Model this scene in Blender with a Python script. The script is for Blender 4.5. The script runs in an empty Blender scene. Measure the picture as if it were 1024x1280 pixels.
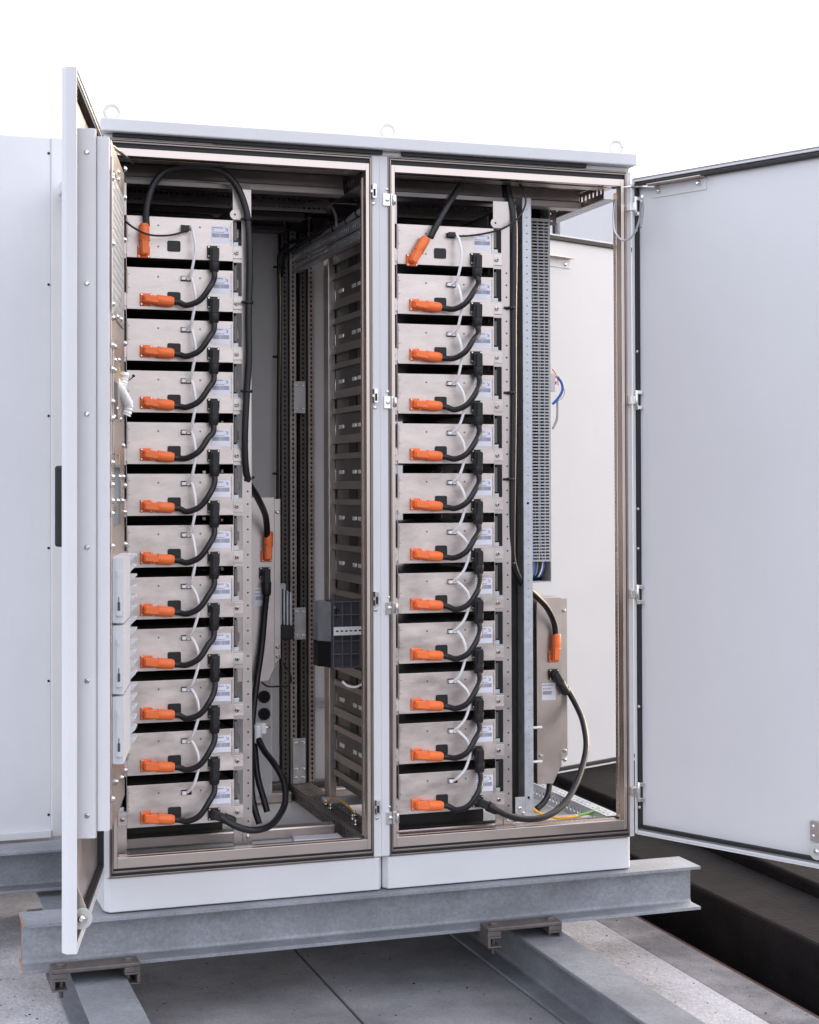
import bpy, math, random
from math import radians as rad, sin, cos, pi
random.seed(7)
S = bpy.context.scene
# ------------------------------------------------------------------ camera
cd = bpy.data.cameras.new('camera'); cam = bpy.data.objects.new('camera', cd)
S.collection.objects.link(cam); S.camera = cam
cd.sensor_fit = 'HORIZONTAL'; cd.sensor_width = 36.0
cd.lens = 2016.85/1024*36; cd.shift_y = (577.15-640)/1024
cd.clip_start = .05; cd.clip_end = 5000
from mathutils import Matrix, Vector
YAW, PITCH, ROLL = rad(18.5239), rad(.8586), rad(-.1863)
_f = Vector((sin(YAW)*cos(PITCH), cos(YAW)*cos(PITCH), sin(PITCH)))
_r = Vector((cos(YAW), -sin(YAW), 0)); _u = _r.cross(_f)
_r2 = cos(ROLL)*_r+sin(ROLL)*_u; _u2 = -sin(ROLL)*_r+cos(ROLL)*_u
mw = Matrix.Identity(4)
for i in range(3):
    mw[i][0] = _r2[i]; mw[i][1] = _u2[i]; mw[i][2] = -_f[i]
mw.translation = Vector((-.6161, -4.475, 1.1727))
cam.matrix_world = mw
# ------------------------------------------------------------------ sky and sun
SUN_EL, SUN_AZ = rad(12), rad(67)          # azimuth clockwise from +Y
W_ = bpy.data.worlds.new('World'); S.world = W_; W_.use_nodes = True
nt = W_.node_tree; nt.nodes.clear()
sky = nt.nodes.new('ShaderNodeTexSky'); sky.sky_type = 'NISHITA'; sky.sun_disc = False
sky.sun_elevation = SUN_EL; sky.sun_rotation = SUN_AZ; sky.altitude = 200
sky.air_density = .8; sky.dust_density = 6; sky.ozone_density = 1.0
bg = nt.nodes.new('ShaderNodeBackground'); bg.inputs[1].default_value = .12
wo = nt.nodes.new('ShaderNodeOutputWorld')
CLOUD = (4.45, 4.42, 4.8)                      # thin even cloud veil added over the clear sky
veil = nt.nodes.new('ShaderNodeVectorMath'); veil.operation = 'MULTIPLY_ADD'
nt.links.new(sky.outputs[0], veil.inputs[0]); veil.inputs[1].default_value = (.6, .6, .6); veil.inputs[2].default_value = CLOUD
nt.links.new(veil.outputs[0], bg.inputs[0]); nt.links.new(bg.outputs[0], wo.inputs[0])
sl = bpy.data.lights.new('sun', 'SUN'); so = bpy.data.objects.new('sun', sl); S.collection.objects.link(so)
sl.energy = .5; sl.angle = rad(25); sl.color = (1, .86, .74)
sd = Vector((sin(SUN_AZ)*cos(SUN_EL), cos(SUN_AZ)*cos(SUN_EL), sin(SUN_EL)))
so.rotation_euler = sd.to_track_quat('Z', 'Y').to_euler()
S.view_settings.view_transform = 'Standard'; S.view_settings.look = 'None'
S.view_settings.exposure = 1.52; S.view_settings.gamma = 1.0
S.view_settings.use_curve_mapping = False

# ------------------------------------------------------------------ materials
MATS = {}
def mat(name, col, rough=.5, metal=0., bump=0., bscale=80., var=0., vscale=6., aniso=None, spec=None, rvar=0., stretch=(1, 1, 1), coat=0., dirt=0., objvar=0.):
    if name in MATS: return MATS[name]
    m = bpy.data.materials.new(name); m.use_nodes = True; t = m.node_tree; N = t.nodes; L = t.links
    b = N['Principled BSDF']
    b.inputs['Base Color'].default_value = (*col, 1); b.inputs['Roughness'].default_value = rough
    b.inputs['Metallic'].default_value = metal
    if spec is not None: b.inputs['Specular IOR Level'].default_value = spec
    if coat: b.inputs['Coat Weight'].default_value = coat
    tc = N.new('ShaderNodeTexCoord'); mp = N.new('ShaderNodeMapping'); L.new(tc.outputs['Object'], mp.inputs[0])
    mp.inputs['Scale'].default_value = stretch
    if objvar:
        oi = N.new('ShaderNodeObjectInfo'); mu = N.new('ShaderNodeVectorMath'); mu.operation = 'ADD'
        sc = N.new('ShaderNodeMath'); sc.operation = 'MULTIPLY'; sc.inputs[1].default_value = 37.
        L.new(oi.outputs['Random'], sc.inputs[0]); L.new(mp.outputs[0], mu.inputs[0]); L.new(sc.outputs[0], mu.inputs[1])
        vec = mu.outputs[0]
    else: vec = mp.outputs[0]
    if var or rvar:
        n = N.new('ShaderNodeTexNoise'); n.inputs['Scale'].default_value = vscale; n.inputs['Detail'].default_value = 7
        n.inputs['Roughness'].default_value = .62; L.new(vec, n.inputs[0])
        if var:
            r = N.new('ShaderNodeMapRange'); r.inputs[1].default_value = .3; r.inputs[2].default_value = .7
            r.inputs[3].default_value = 1-var; r.inputs[4].default_value = 1+var; L.new(n.outputs[0], r.inputs[0])
            x = N.new('ShaderNodeVectorMath'); x.operation = 'SCALE'; x.inputs[0].default_value = col
            L.new(r.outputs[0], x.inputs['Scale']); L.new(x.outputs[0], b.inputs['Base Color'])
        if rvar:
            r = N.new('ShaderNodeMapRange'); r.inputs[1].default_value = .3; r.inputs[2].default_value = .7
            r.inputs[3].default_value = rough-rvar; r.inputs[4].default_value = rough+rvar; L.new(n.outputs[0], r.inputs[0])
            L.new(r.outputs[0], b.inputs['Roughness'])
    if dirt:
        mp2 = N.new('ShaderNodeMapping'); mp2.inputs['Scale'].default_value = (1, 1, .22); L.new(tc.outputs['Object'], mp2.inputs[0])
        n = N.new('ShaderNodeTexNoise'); n.inputs['Scale'].default_value = 14; n.inputs['Detail'].default_value = 9; n.inputs['Roughness'].default_value = .7; L.new(mp2.outputs[0], n.inputs[0])
        r = N.new('ShaderNodeMapRange'); r.inputs[1].default_value = .54; r.inputs[2].default_value = .74; r.inputs[3].default_value = 0; r.inputs[4].default_value = dirt; L.new(n.outputs[0], r.inputs[0])
        mx = N.new('ShaderNodeMix'); mx.data_type = 'RGBA'; src = b.inputs['Base Color'].links[0].from_socket if b.inputs['Base Color'].links else None
        L.new(r.outputs[0], mx.inputs[0]); mx.inputs[7].default_value = (.30, .27, .23, 1)
        if src: L.new(src, mx.inputs[6])
        else: mx.inputs[6].default_value = (*col, 1)
        L.new(mx.outputs[2], b.inputs['Base Color'])
    if bump:
        n = N.new('ShaderNodeTexNoise'); n.inputs['Scale'].default_value = bscale; n.inputs['Detail'].default_value = 4
        L.new(vec, n.inputs[0]); u = N.new('ShaderNodeBump'); u.inputs['Strength'].default_value = bump
        u.inputs['Distance'].default_value = .002; L.new(n.outputs[0], u.inputs['Height']); L.new(u.outputs[0], b.inputs['Normal'])
    MATS[name] = m; return m
paint = mat('light_grey_paint', (.66, .66, .675), .42, bump=.10, bscale=420, var=.03, vscale=3.5, rvar=.08, dirt=.07)
paint_in = mat('light_grey_inner_paint', (.66, .66, .675), .38, bump=.06, bscale=450, var=.02, vscale=3, rvar=.05, dirt=.03)
steel = mat('stainless_steel', (.53, .48, .455), .38, 1., var=.10, vscale=9, rvar=.07, bump=.05, bscale=300, stretch=(1, 1, 1), objvar=1)
brushed = mat('brushed_module_steel', (.66, .59, .55), .42, .90, var=.24, vscale=20, rvar=.12, bump=.09, bscale=240, stretch=(.4, 1, 1), objvar=1)
rimsteel = mat('frame_rim_steel', (.64, .56, .51), .34, 1., var=.05, vscale=5, rvar=.03)
galv = mat('galvanised_sheet', (.60, .62, .65), .45, .75, var=.12, vscale=30, rvar=.1)
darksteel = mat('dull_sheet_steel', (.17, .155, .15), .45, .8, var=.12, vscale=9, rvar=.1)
sideSteel = mat('rack_side_steel', (.42, .38, .365), .42, .9, var=.12, vscale=9, rvar=.08)
rubber = mat('black_rubber', (.012, .012, .014), .6)
cablem = mat('black_cable_sheath', (.009, .009, .011), .42, bump=.05, bscale=200)
blackp = mat('black_plastic', (.010, .010, .011), .5, bump=.05, bscale=400)
orange = mat('orange_plastic', (.93, .195, .045), .45, var=.04, vscale=40)
whitep = mat('slot_daylight_white', (.86, .86, .86), .4)
ductm = mat('grey_duct_plastic', (.50, .50, .51), .5, var=.03, vscale=10)
fusem = mat('pale_grey_plastic', (.60, .61, .64), .5, var=.02, vscale=10)
labelm = mat('white_label', (.80, .80, .88), .5)
ink = mat('label_ink', (.22, .20, .27), .6)
void = mat('dark_opening', (.006, .006, .007), .8)
yellow = mat('earth_yellow', (.80, .42, .02), .4)
green = mat('earth_green', (.18, .42, .06), .4)
bluem = mat('blue_wire', (.02, .10, .42), .45)
redm = mat('red_wire', (.6, .08, .03), .45)
greyw = mat('grey_wire', (.32, .31, .32), .5)
screwm = mat('screw_steel', (.75, .74, .73), .22, 1.)
glassgrey = mat('dark_grey_plastic', (.06, .058, .065), .45)
paper = mat('paper', (.85, .85, .9), .7)
rollerm = mat('translucent_roller', (.50, .51, .49), .35)

def beam_mat():
    m = bpy.data.materials.new('weathered_galvanised_beam'); m.use_nodes = True; t = m.node_tree; N = t.nodes; L = t.links
    b = N['Principled BSDF']; b.inputs['Metallic'].default_value = .35
    tc = N.new('ShaderNodeTexCoord')
    def noise(sc, st, det=8):
        mp = N.new('ShaderNodeMapping'); mp.inputs['Scale'].default_value = st; L.new(tc.outputs['Object'], mp.inputs[0])
        n = N.new('ShaderNodeTexNoise'); n.inputs['Scale'].default_value = sc; n.inputs['Detail'].default_value = det; n.inputs['Roughness'].default_value = .68
        L.new(mp.outputs[0], n.inputs[0]); return n
    a = noise(3.2, (1, 1, 1.6)); c = noise(110, (1, 1, 1), 6)
    cr = N.new('ShaderNodeValToRGB'); L.new(a.outputs[0], cr.inputs[0]); e = cr.color_ramp.elements
    e[0].position = .32; e[0].color = (.20, .207, .225, 1); e[1].position = .68; e[1].color = (.36, .38, .415, 1)
    k = e.new(.5); k.color = (.275, .285, .31, 1)
    cr2 = N.new('ShaderNodeMapRange'); cr2.inputs[1].default_value = .3; cr2.inputs[2].default_value = .72; cr2.inputs[3].default_value = .80; cr2.inputs[4].default_value = 1.20
    L.new(c.outputs[0], cr2.inputs[0])
    sc = N.new('ShaderNodeVectorMath'); sc.operation = 'SCALE'; L.new(cr.outputs[0], sc.inputs[0]); L.new(cr2.outputs[0], sc.inputs['Scale'])
    st = noise(1.7, (1, 1, 2)); mr = N.new('ShaderNodeMapRange'); mr.inputs[1].default_value = .58; mr.inputs[2].default_value = .70; L.new(st.outputs[0], mr.inputs[0])
    mx = N.new('ShaderNodeMix'); mx.data_type = 'RGBA'; L.new(mr.outputs[0], mx.inputs[0]); L.new(sc.outputs[0], mx.inputs[6]); mx.inputs[7].default_value = (.20, .18, .165, 1)
    mf = N.new('ShaderNodeMath'); mf.operation = 'MULTIPLY'; mf.inputs[1].default_value = .55; L.new(mr.outputs[0], mf.inputs[0]); L.new(mf.outputs[0], mx.inputs[0])
    L.new(mx.outputs[2], b.inputs['Base Color'])
    rr = N.new('ShaderNodeMapRange'); rr.inputs[3].default_value = .42; rr.inputs[4].default_value = .68; L.new(a.outputs[0], rr.inputs[0]); L.new(rr.outputs[0], b.inputs['Roughness'])
    u = N.new('ShaderNodeBump'); u.inputs['Strength'].default_value = .25; u.inputs['Distance'].default_value = .002; L.new(c.outputs[0], u.inputs['Height']); L.new(u.outputs[0], b.inputs['Normal'])
    return m
beamm = beam_mat()
rust = mat('rusty_cut_edge', (.42, .20, .10), .8, var=.3, vscale=40)
clampm = mat('tarnished_clamp_steel', (.135, .118, .11), .55, .5, var=.25, vscale=30, bump=.2, bscale=150)

def concrete(name, c1, c2, c3, sc, spk=.25, bump=.5, spec=.5):
    m = bpy.data.materials.new(name); m.use_nodes = True; t = m.node_tree; N = t.nodes; L = t.links
    b = N['Principled BSDF']; b.inputs['Roughness'].default_value = .85; b.inputs['Specular IOR Level'].default_value = spec
    tc = N.new('ShaderNodeTexCoord')
    a = N.new('ShaderNodeTexNoise'); a.inputs['Scale'].default_value = sc; a.inputs['Detail'].default_value = 9; a.inputs['Roughness'].default_value = .65
    L.new(tc.outputs['Object'], a.inputs[0])
    cr = N.new('ShaderNodeValToRGB'); L.new(a.outputs[0], cr.inputs[0]); e = cr.color_ramp.elements
    e[0].position = .33; e[0].color = (*c1, 1); e[1].position = .66; e[1].color = (*c3, 1); k = e.new(.48); k.color = (*c2, 1)
    f = N.new('ShaderNodeTexNoise'); f.inputs['Scale'].default_value = 160; f.inputs['Detail'].default_value = 5; f.inputs['Roughness'].default_value = .75
    L.new(tc.outputs['Object'], f.inputs[0])
    mr = N.new('ShaderNodeMapRange'); mr.inputs[1].default_value = .32; mr.inputs[2].default_value = .68; mr.inputs[3].default_value = 1-spk; mr.inputs[4].default_value = 1+spk
    L.new(f.outputs[0], mr.inputs[0])
    x = N.new('ShaderNodeVectorMath'); x.operation = 'SCALE'; L.new(cr.outputs[0], x.inputs[0]); L.new(mr.outputs[0], x.inputs['Scale']); L.new(x.outputs[0], b.inputs['Base Color'])
    g = N.new('ShaderNodeTexNoise'); g.inputs['Scale'].default_value = 45; g.inputs['Detail'].default_value = 8; L.new(tc.outputs['Object'], g.inputs[0])
    u = N.new('ShaderNodeBump'); u.inputs['Strength'].default_value = bump; u.inputs['Distance'].default_value = .006; L.new(g.outputs[0], u.inputs['Height']); L.new(u.outputs[0], b.inputs['Normal'])
    return m
conc_rough = concrete('rough_pale_concrete', (.30, .285, .285), (.42, .405, .41), (.56, .545, .56), 2.6, .35, .9)
conc_slab = concrete('smooth_grey_slab', (.17, .17, .18), (.235, .235, .245), (.32, .32, .33), 2.6, .22, .35)
conc_edge = concrete('worn_slab_edge', (.12, .11, .11), (.19, .175, .175), (.30, .28, .28), 5, .3, .6)
membrane = concrete('black_roof_membrane', (.006, .0055, .0058), (.010, .0092, .0096), (.017, .0155, .016), 3, .3, .4, .08)
earth = concrete('dark_brown_ground', (.010, .008, .007), (.018, .014, .011), (.03, .023, .018), 2, .3, .6, .1)

# ------------------------------------------------------------------ mesh helpers
class M:
    def __init__(s, f=None): s.v = []; s.f = []; s.m = []; s.s = []; s.mats = []; s.fn = f
    def mi(s, m):
        if m not in s.mats: s.mats.append(m)
        return s.mats.index(m)
    def add(s, vs, fs, m, smooth=False):
        o = len(s.v); k = s.mi(m)
        for p in vs: s.v.append(tuple(s.fn(*p)) if s.fn else tuple(p))
        for i, f in enumerate(fs):
            s.f.append([o+j for j in f]); s.m.append(k); s.s.append(smooth if isinstance(smooth, bool) else smooth[i])
    def box(s, x0, x1, y0, y1, z0, z1, m):
        vs = [(x, y, z) for x in (x0, x1) for y in (y0, y1) for z in (z0, z1)]
        s.add(vs, [(0, 1, 3, 2), (4, 6, 7, 5), (0, 4, 5, 1), (2, 3, 7, 6), (0, 2, 6, 4), (1, 5, 7, 3)], m)
    def prism(s, poly, axis, a0, a1, m):
        n = len(poly); vs = []
        for a in (a0, a1):
            for p, q in poly: vs.append({0: (a, p, q), 1: (p, a, q), 2: (p, q, a)}[axis])
        s.add(vs, [tuple(range(n))[::-1], tuple(range(n, 2*n))]+[(i, (i+1) % n, n+(i+1) % n, n+i) for i in range(n)], m)
    def cyl(s, c, d, r, h, m, seg=16, r2=None):
        c = Vector(c); d = Vector(d).normalized(); a = d.orthogonal().normalized(); b = d.cross(a); r2 = r if r2 is None else r2
        vs = [tuple(c+(a*cos(2*pi*i/seg)+b*sin(2*pi*i/seg))*r) for i in range(seg)]+[tuple(c+d*h+(a*cos(2*pi*i/seg)+b*sin(2*pi*i/seg))*r2) for i in range(seg)]
        s.add(vs, [tuple(range(seg))[::-1], tuple(range(seg, 2*seg))]+[(i, (i+1) % seg, seg+(i+1) % seg, seg+i) for i in range(seg)], m, [False, False]+[True]*seg)
    def screw(s, c, d, r, m=None, h=None):
        m = m or screwm; h = h or r*.6; c = Vector(c); d = Vector(d).normalized()
        s.cyl(c, d, r, h*.5, m, 10); s.cyl(c+d*h*.5, d, r*.98, h*.5, m, 10, r*.55)
    def tube(s, pts, r, m, seg=10, sub=8, smooth=True, rr=None):
        P = [Vector(p) for p in pts]
        if smooth and len(P) > 2:
            Q = []; E = [P[0]*2-P[1]]+P+[P[-1]*2-P[-2]]
            for i in range(1, len(E)-2):
                a, b, c, d = E[i-1:i+3]
                for k in range(sub):
                    t = k/sub
                    Q.append(.5*((2*b)+(c-a)*t+(2*a-5*b+4*c-d)*t*t+(3*b-a-3*c+d)*t**3))
            P = Q+[P[-1]]
        n = None; vs = []; N_ = len(P)
        for i, p in enumerate(P):
            t = (P[min(i+1, N_-1)]-P[max(i-1, 0)])
            if t.length < 1e-9: t = Vector((0, 0, 1))
            t.normalize()
            n = t.orthogonal().normalized() if n is None else (n-t*n.dot(t)).normalized()
            b = t.cross(n); R = r if rr is None else rr(i/(N_-1))
            for j in range(seg):
                a = 2*pi*j/seg; vs.append(tuple(p+(n*cos(a)+b*sin(a))*R))
        fs = [tuple(range(seg))[::-1], tuple((N_-1)*seg+j for j in range(seg))]
        for i in range(N_-1):
            for j in range(seg): fs.append((i*seg+j, i*seg+(j+1) % seg, (i+1)*seg+(j+1) % seg, (i+1)*seg+j))
        s.add(vs, fs, m, [False, False]+[True]*(len(fs)-2))
    def grid(s, us, vs, hole, t, m, f):
        """perforated plate: us, vs cut lines; hole(i,j); thickness t; f(u,v,w)->xyz"""
        nu, nv = len(us), len(vs); V = []
        for w in (0, t):
            for u in us:
                for v in vs: V.append(f(u, v, w))
        idx = lambda i, j, k: k*nu*nv+i*nv+j
        F = []; H = lambda i, j: i < 0 or j < 0 or i >= nu-1 or j >= nv-1 or hole(i, j)
        for i in range(nu-1):
            for j in range(nv-1):
                if H(i, j): continue
                F.append((idx(i, j, 0), idx(i+1, j, 0), idx(i+1, j+1, 0), idx(i, j+1, 0)))
                F.append((idx(i, j, 1), idx(i, j+1, 1), idx(i+1, j+1, 1), idx(i+1, j, 1)))
                if H(i-1, j): F.append((idx(i, j, 0), idx(i, j+1, 0), idx(i, j+1, 1), idx(i, j, 1)))
                if H(i+1, j): F.append((idx(i+1, j, 0), idx(i+1, j, 1), idx(i+1, j+1, 1), idx(i+1, j+1, 0)))
                if H(i, j-1): F.append((idx(i, j, 0), idx(i, j, 1), idx(i+1, j, 1), idx(i+1, j, 0)))
                if H(i, j+1): F.append((idx(i, j+1, 0), idx(i+1, j+1, 0), idx(i+1, j+1, 1), idx(i, j+1, 1)))
        s.add(V, F, m)
    def perf(s, L, Wd, pitch, hl, hw, rows, t, m, f, start=None):
        """strip of length L, width Wd with rows of slots"""
        us = [0]; u = pitch*.5 if start is None else start
        while u+hl < L-.002: us += [u, u+hl]; u += pitch
        us.append(L); vs = [0]
        for r in rows: vs += [r-hw/2, r+hw/2]
        vs.append(Wd)
        s.grid(us, vs, lambda i, j: i % 2 == 1 and j % 2 == 1, t, m, f)
    def rbox(s, cx, cz, w, h, y0, y1, r, m, n=4):
        poly = []
        for (sx, sz, a0) in ((1, 1, 0), (-1, 1, 90), (-1, -1, 180), (1, -1, 270)):
            for k in range(n+1):
                a = rad(a0+90*k/n); poly.append((cx+sx*(w/2-r)+r*cos(a), cz+sz*(h/2-r)+r*sin(a)))
        s.prism(poly, 1, y0, y1, m)
    def build(s, name, parent=None, bevel=0., off=(0, 0, 0), kind=None, label=None, cat=None, group=None, seg=2):
        me = bpy.data.meshes.new(name); me.from_pydata([(a-off[0], b-off[1], c-off[2]) for a, b, c in s.v], [], s.f)
        for m in s.mats: me.materials.append(m)
        me.polygons.foreach_set('material_index', s.m); me.polygons.foreach_set('use_smooth', s.s)
        import bmesh
        bm = bmesh.new(); bm.from_mesh(me); bmesh.ops.recalc_face_normals(bm, faces=bm.faces); bm.to_mesh(me); bm.free()
        o = bpy.data.objects.new(name, me); S.collection.objects.link(o)
        if bevel:
            b = o.modifiers.new('bevel', 'BEVEL'); b.width = bevel; b.segments = seg; b.limit_method = 'ANGLE'; b.angle_limit = rad(35)
        if parent: o.parent = parent
        tagp(o, label, cat, group, kind); return o
def tagp(o, label=None, cat=None, group=None, kind=None):
    if label: o['label'] = label
    if cat: o['category'] = cat
    if group: o['group'] = group
    if kind: o['kind'] = kind
def thing(name, label, cat, loc=(0, 0, 0), group=None):
    o = bpy.data.objects.new(name, None); S.collection.objects.link(o); o.location = loc; o.empty_display_size = .05
    tagp(o, label, cat, group); return o
def dup(root, loc, label=None, group=None):
    def rec(o, par):
        c = o.copy(); S.collection.objects.link(c); c.parent = par
        for ch in list(o.children): rec(ch, c)
        return c
    r = rec(root, None); r.location = loc
    if label: r['label'] = label
    if group: r['group'] = group
    return r
ORD = ['topmost', 'second from the top', 'third from the top', 'fourth from the top', 'fifth from the top', 'sixth from the top',
       'sixth from the bottom', 'fifth from the bottom', 'fourth from the bottom', 'third from the bottom', 'second from the bottom', 'bottommost']

# ------------------------------------------------------------------ ground
GZ = -.31
m = M(); m.tube([(1.995, 1.2, -.385), (1.995, -2.4, -.385)], .016, mat('brown_pipe', (.16, .10, .08), .6), 14, smooth=False); m.build('pipe', label='brown pipe lying in the dark gap beside the pale concrete slab', cat='pipe')
g = M(); g.box(-400, 400, -200, 800, -1.2, -.66, earth); g.build('ground', kind='structure')
m = M(); m.box(-6, -.02, -3.2, 3.4, GZ-.3, GZ, conc_rough); m.build('pavement', kind='structure', bevel=.006)
m = M()
for x0, x1 in ((-.012, .676), (.684, 1.30)):
    for y0, y1 in ((-3.2, -1.2), (-1.192, .9), (.908, 1.6)): m.box(x0, x1, y0, y1, GZ-.25, GZ, conc_slab)
m.box(-.012, 1.3, -3.2, 1.6, GZ-.3, GZ-.03, earth)
m.build('pavement', kind='structure', bevel=.004)
m = M(); m.box(1.308, 1.74, -3.2, 1.05, GZ-.3, GZ, conc_rough); m.box(1.74, 1.895, -3.2, 1.05, GZ-.3, GZ-.003, conc_edge)
m.build('pavement', kind='structure', bevel=.006)
m = M(); m.box(1.9, 1.98, -3.2, 3.4, GZ-.4, GZ-.10, earth)
m.build('gutter', kind='structure', bevel=.01)
m = M(); m.box(2.03, 2.34, -3.4, 3.6, -.9, -.18, membrane); m.box(2.34, 3.9, -3.4, 3.6, -.9, -.14, membrane)
m.build('roof_curb', bevel=.012, label='low black membrane covered roof curb running back beneath the open right door', cat='curb')
m = M(); m.box(-.2, 1.98, 1.65, 1.95, -.7, -.16, conc_edge)
m.build('concrete_kerb', bevel=.012, label='rough grey concrete kerb behind the cabinet, seen low through the open right bay', cat='kerb')

m = M(); rg = random.Random(11)
for k in range(900):
    if rg.random() < .35: x = rg.uniform(-.9, -.13)
    elif rg.random() < .5: x = rg.uniform(.07, 1.15)
    else: x = rg.uniform(1.36, 1.88)
    y = rg.uniform(-1.0, .8); r = rg.choice((.0012, .0018, .0025, .004))*rg.uniform(.7, 1.2)
    vs = [(x+r*rg.uniform(.6, 1.2)*cos(a_*pi/2.5), y+r*rg.uniform(.6, 1.2)*sin(a_*pi/2.5), GZ) for a_ in range(5)]+[(x, y, GZ+r*rg.uniform(.5, .9))]
    m.add(vs, [(0, 1, 5), (1, 2, 5), (2, 3, 5), (3, 4, 5), (4, 0, 5)], conc_edge if rg.random() < .5 else earth)
m.build('grit', kind='stuff', label='fine grit and crumbs scattered over the concrete slabs', cat='grit')
# ------------------------------------------------------------------ steel beams
def ibeam_poly(w=.14, h=.133, tf=.0095, tw=.0065, r=.010):
    P = []
    def arc(cx, cy, a0, a1):
        for k in range(5):
            a = rad(a0+(a1-a0)*k/4); P.append((cx+r*cos(a), cy+r*sin(a)))
    P += [(-w/2, 0), (-w/2, -tf)]; arc(-tw/2-r, -tf-r, 90, 0); arc(-tw/2-r, -h+tf+r, 0, -90); P += [(-w/2, -h+tf), (-w/2, -h), (w/2, -h), (w/2, -h+tf)]
    arc(tw/2+r, -h+tf+r, 270, 180); arc(tw/2+r, -tf-r, 180, 90); P += [(w/2, -tf), (w/2, 0)]
    return P[::-1]
def beam(label, axis, c, z, a0, a1, h=.133, rusty=None, group=None):
    P = [(p[0]+c, p[1]+z) for p in ibeam_poly(h=h)]
    m = M(); m.prism(P, 0 if axis == 'x' else 1, a0, a1, beamm)
    if rusty is not None:
        Q = [(p[0]+c, p[1]+z) for p in ibeam_poly(h=h, w=.1402)]
        m.prism(Q, 0, rusty-.0012, rusty-.0001, rust)
    return m.build('steel_beam', bevel=.0012, label=label, cat='steel beam', group=group, seg=1)
beam('long galvanised I-beam carrying the front edge of the cabinet', 'x', .035, 0, -.221, 1.812, rusty=-.221, group='galvanised beams')
beam('galvanised I-beam at far left carrying the tall grey enclosure behind the open door', 'x', .93, 0, -2.6, 1.8, group='galvanised beams')
beam('galvanised foot beam on the ground under the left door, running towards the viewer', 'y', -.024, -.152, -2.2, 1.3, h=.155, group='galvanised beams')
beam('galvanised foot beam on the ground under the right bay, running diagonally to the lower right', 'y', 1.268, -.152, -2.2, 1.3, h=.155, group='galvanised beams')
def clamp(cx, label):
    t = thing('beam_clamp', label, 'clamp', (cx, -.06, -.12), 'clamps joining the beams')
    O = (cx, -.06, -.12)
    m = M(); m.box(cx-.117, cx+.117, -.105, -.036, -.1335+.014, -.1335+.026, clampm); m.build('clamp_plate', t, .003, O)
    for s in (-1, 1):
        m = M(); x = cx+s*.096
        m.box(x-.021, x+.021, -.105, .06, -.140, -.1345, clampm)
        m.box(x-.021, x+.021, -.105, .06, -.166, -.162, clampm)
        m.box(x+s*.0165-.0045, x+s*.0165+.0045, -.105, .06, -.162, -.140, clampm)
        m.build('channel', t, .002, O)
        m = M(); m.box(x-.021, x+.021, -.103, -.04, -.1345, -.1196, clampm); m.build('spacer', t, .002, O)
        m = M(); m.cyl((x-s*.006, -.075, -.1075), (0, 0, 1), .0125, .009, clampm, 6); m.cyl((x-s*.006, -.075, -.1075), (0, 0, 1), .015, .002, clampm, 14)
        m.cyl((x-s*.006, -.075, -.190), (0, 0, 1), .006, .084, clampm, 8); m.build('bolt', t, .001, O)
clamp(-.038, 'tarnished steel clamp bolting the front beam to the foot beam below the left door')
clamp(1.20, 'tarnished steel clamp bolting the front beam to the diagonal foot beam at right')

# ------------------------------------------------------------------ enclosures behind
t = thing('enclosure', 'tall light grey enclosure at the far left behind the open left door', 'enclosure', (-1.2, 1.05, 0))
O = (-1.2, 1.05, 0)
m = M(); m.box(-2.6, -.035, 1.052, 2.0, .0, 2.352, paint); m.build('side_panel', t, .004, O)
m = M(); m.box(-.036, .03, 1.046, 1.99, .0, 2.352, paint); m.build('corner_strip', t, .004, O)
m = M(); m.box(-2.6, -.036, 1.036, 1.0515, .001, .026, paint); m.build('base_strip', t, .002, O)
for (x, y, z) in ((-0.0197,1.0500,2.2978), (-0.0197,1.0500,1.8543), (-0.0197,1.0500,1.4119), (-0.0196,1.0500,0.9678), (-0.0196,1.0500,0.5222), (-0.0196,1.0500,0.0750)):
    m = M(); m.cyl((x-.024, 1.0519, z), (0, -1, 0), .0045, .0015, void, 12); m.build('screw_hole', t, 0, O)
t = thing('enclosure', 'pale grey enclosure wall seen through the open right bay above the rear door', 'enclosure', (1.5, 2.5, -.3))
O = (1.5, 2.5, -.3)
m = M(); m.box(.2, 2.436, 2.5, 4, -.5, 2.62, paint); m.build('wall_panel', t, .004, O)
m = M(); m.box(2.475, 2.98, 2.5, 4, -.5, 2.62, paint); m.build('wall_panel', t, .004, O)
m = M(); m.box(2.43, 2.48, 2.56, 2.6, -.5, 2.6, glassgrey); m.build('joint_strip', t, 0, O)

# ------------------------------------------------------------------ the cabinet
cab = thing('battery_cabinet', 'wide light grey two-bay steel cabinet with both front doors standing open', 'cabinet', (.8, .5, 0))
CO = (.8, .5, 0)
D = 1.0
def P(name, m, bevel=0., parent=None, label=None): return m.build(name, parent or cab, bevel, CO, label=label)
m = M(); m.box(-.015, 1.612, -.03, D+.03, 2.150, 2.187, paint); m.box(.0, 1.6, .0, D, 2.135, 2.150, paint); P('roof', m, .004)
m = M(); m.box(.3, .8, -.012, .0, 2.1385, 2.1498, rubber); m.box(.02, .30, -.012, .0, 2.140, 2.1498, rubber); m.box(.86, 1.45, -.012, 0, 2.1385, 2.1498, rubber); P('roof_gasket', m)
for (x, z) in ((.028, 0), (.839, 0), (1.583, 0)):
    m = M(); n = 28; pts = [(x+.0205*cos(2*pi*i/n), .06, 2.2215+.0205*sin(2*pi*i/n)) for i in range(n+1)]
    m.tube(pts, .0060, paint, 12, smooth=False); m.cyl((x, .06, 2.187), (0, 0, 1), .014, .005, paint, 18); m.cyl((x, .06, 2.19), (0, 0, 1), .006, .013, paint, 12)
    P('lifting_eye', m)
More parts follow.
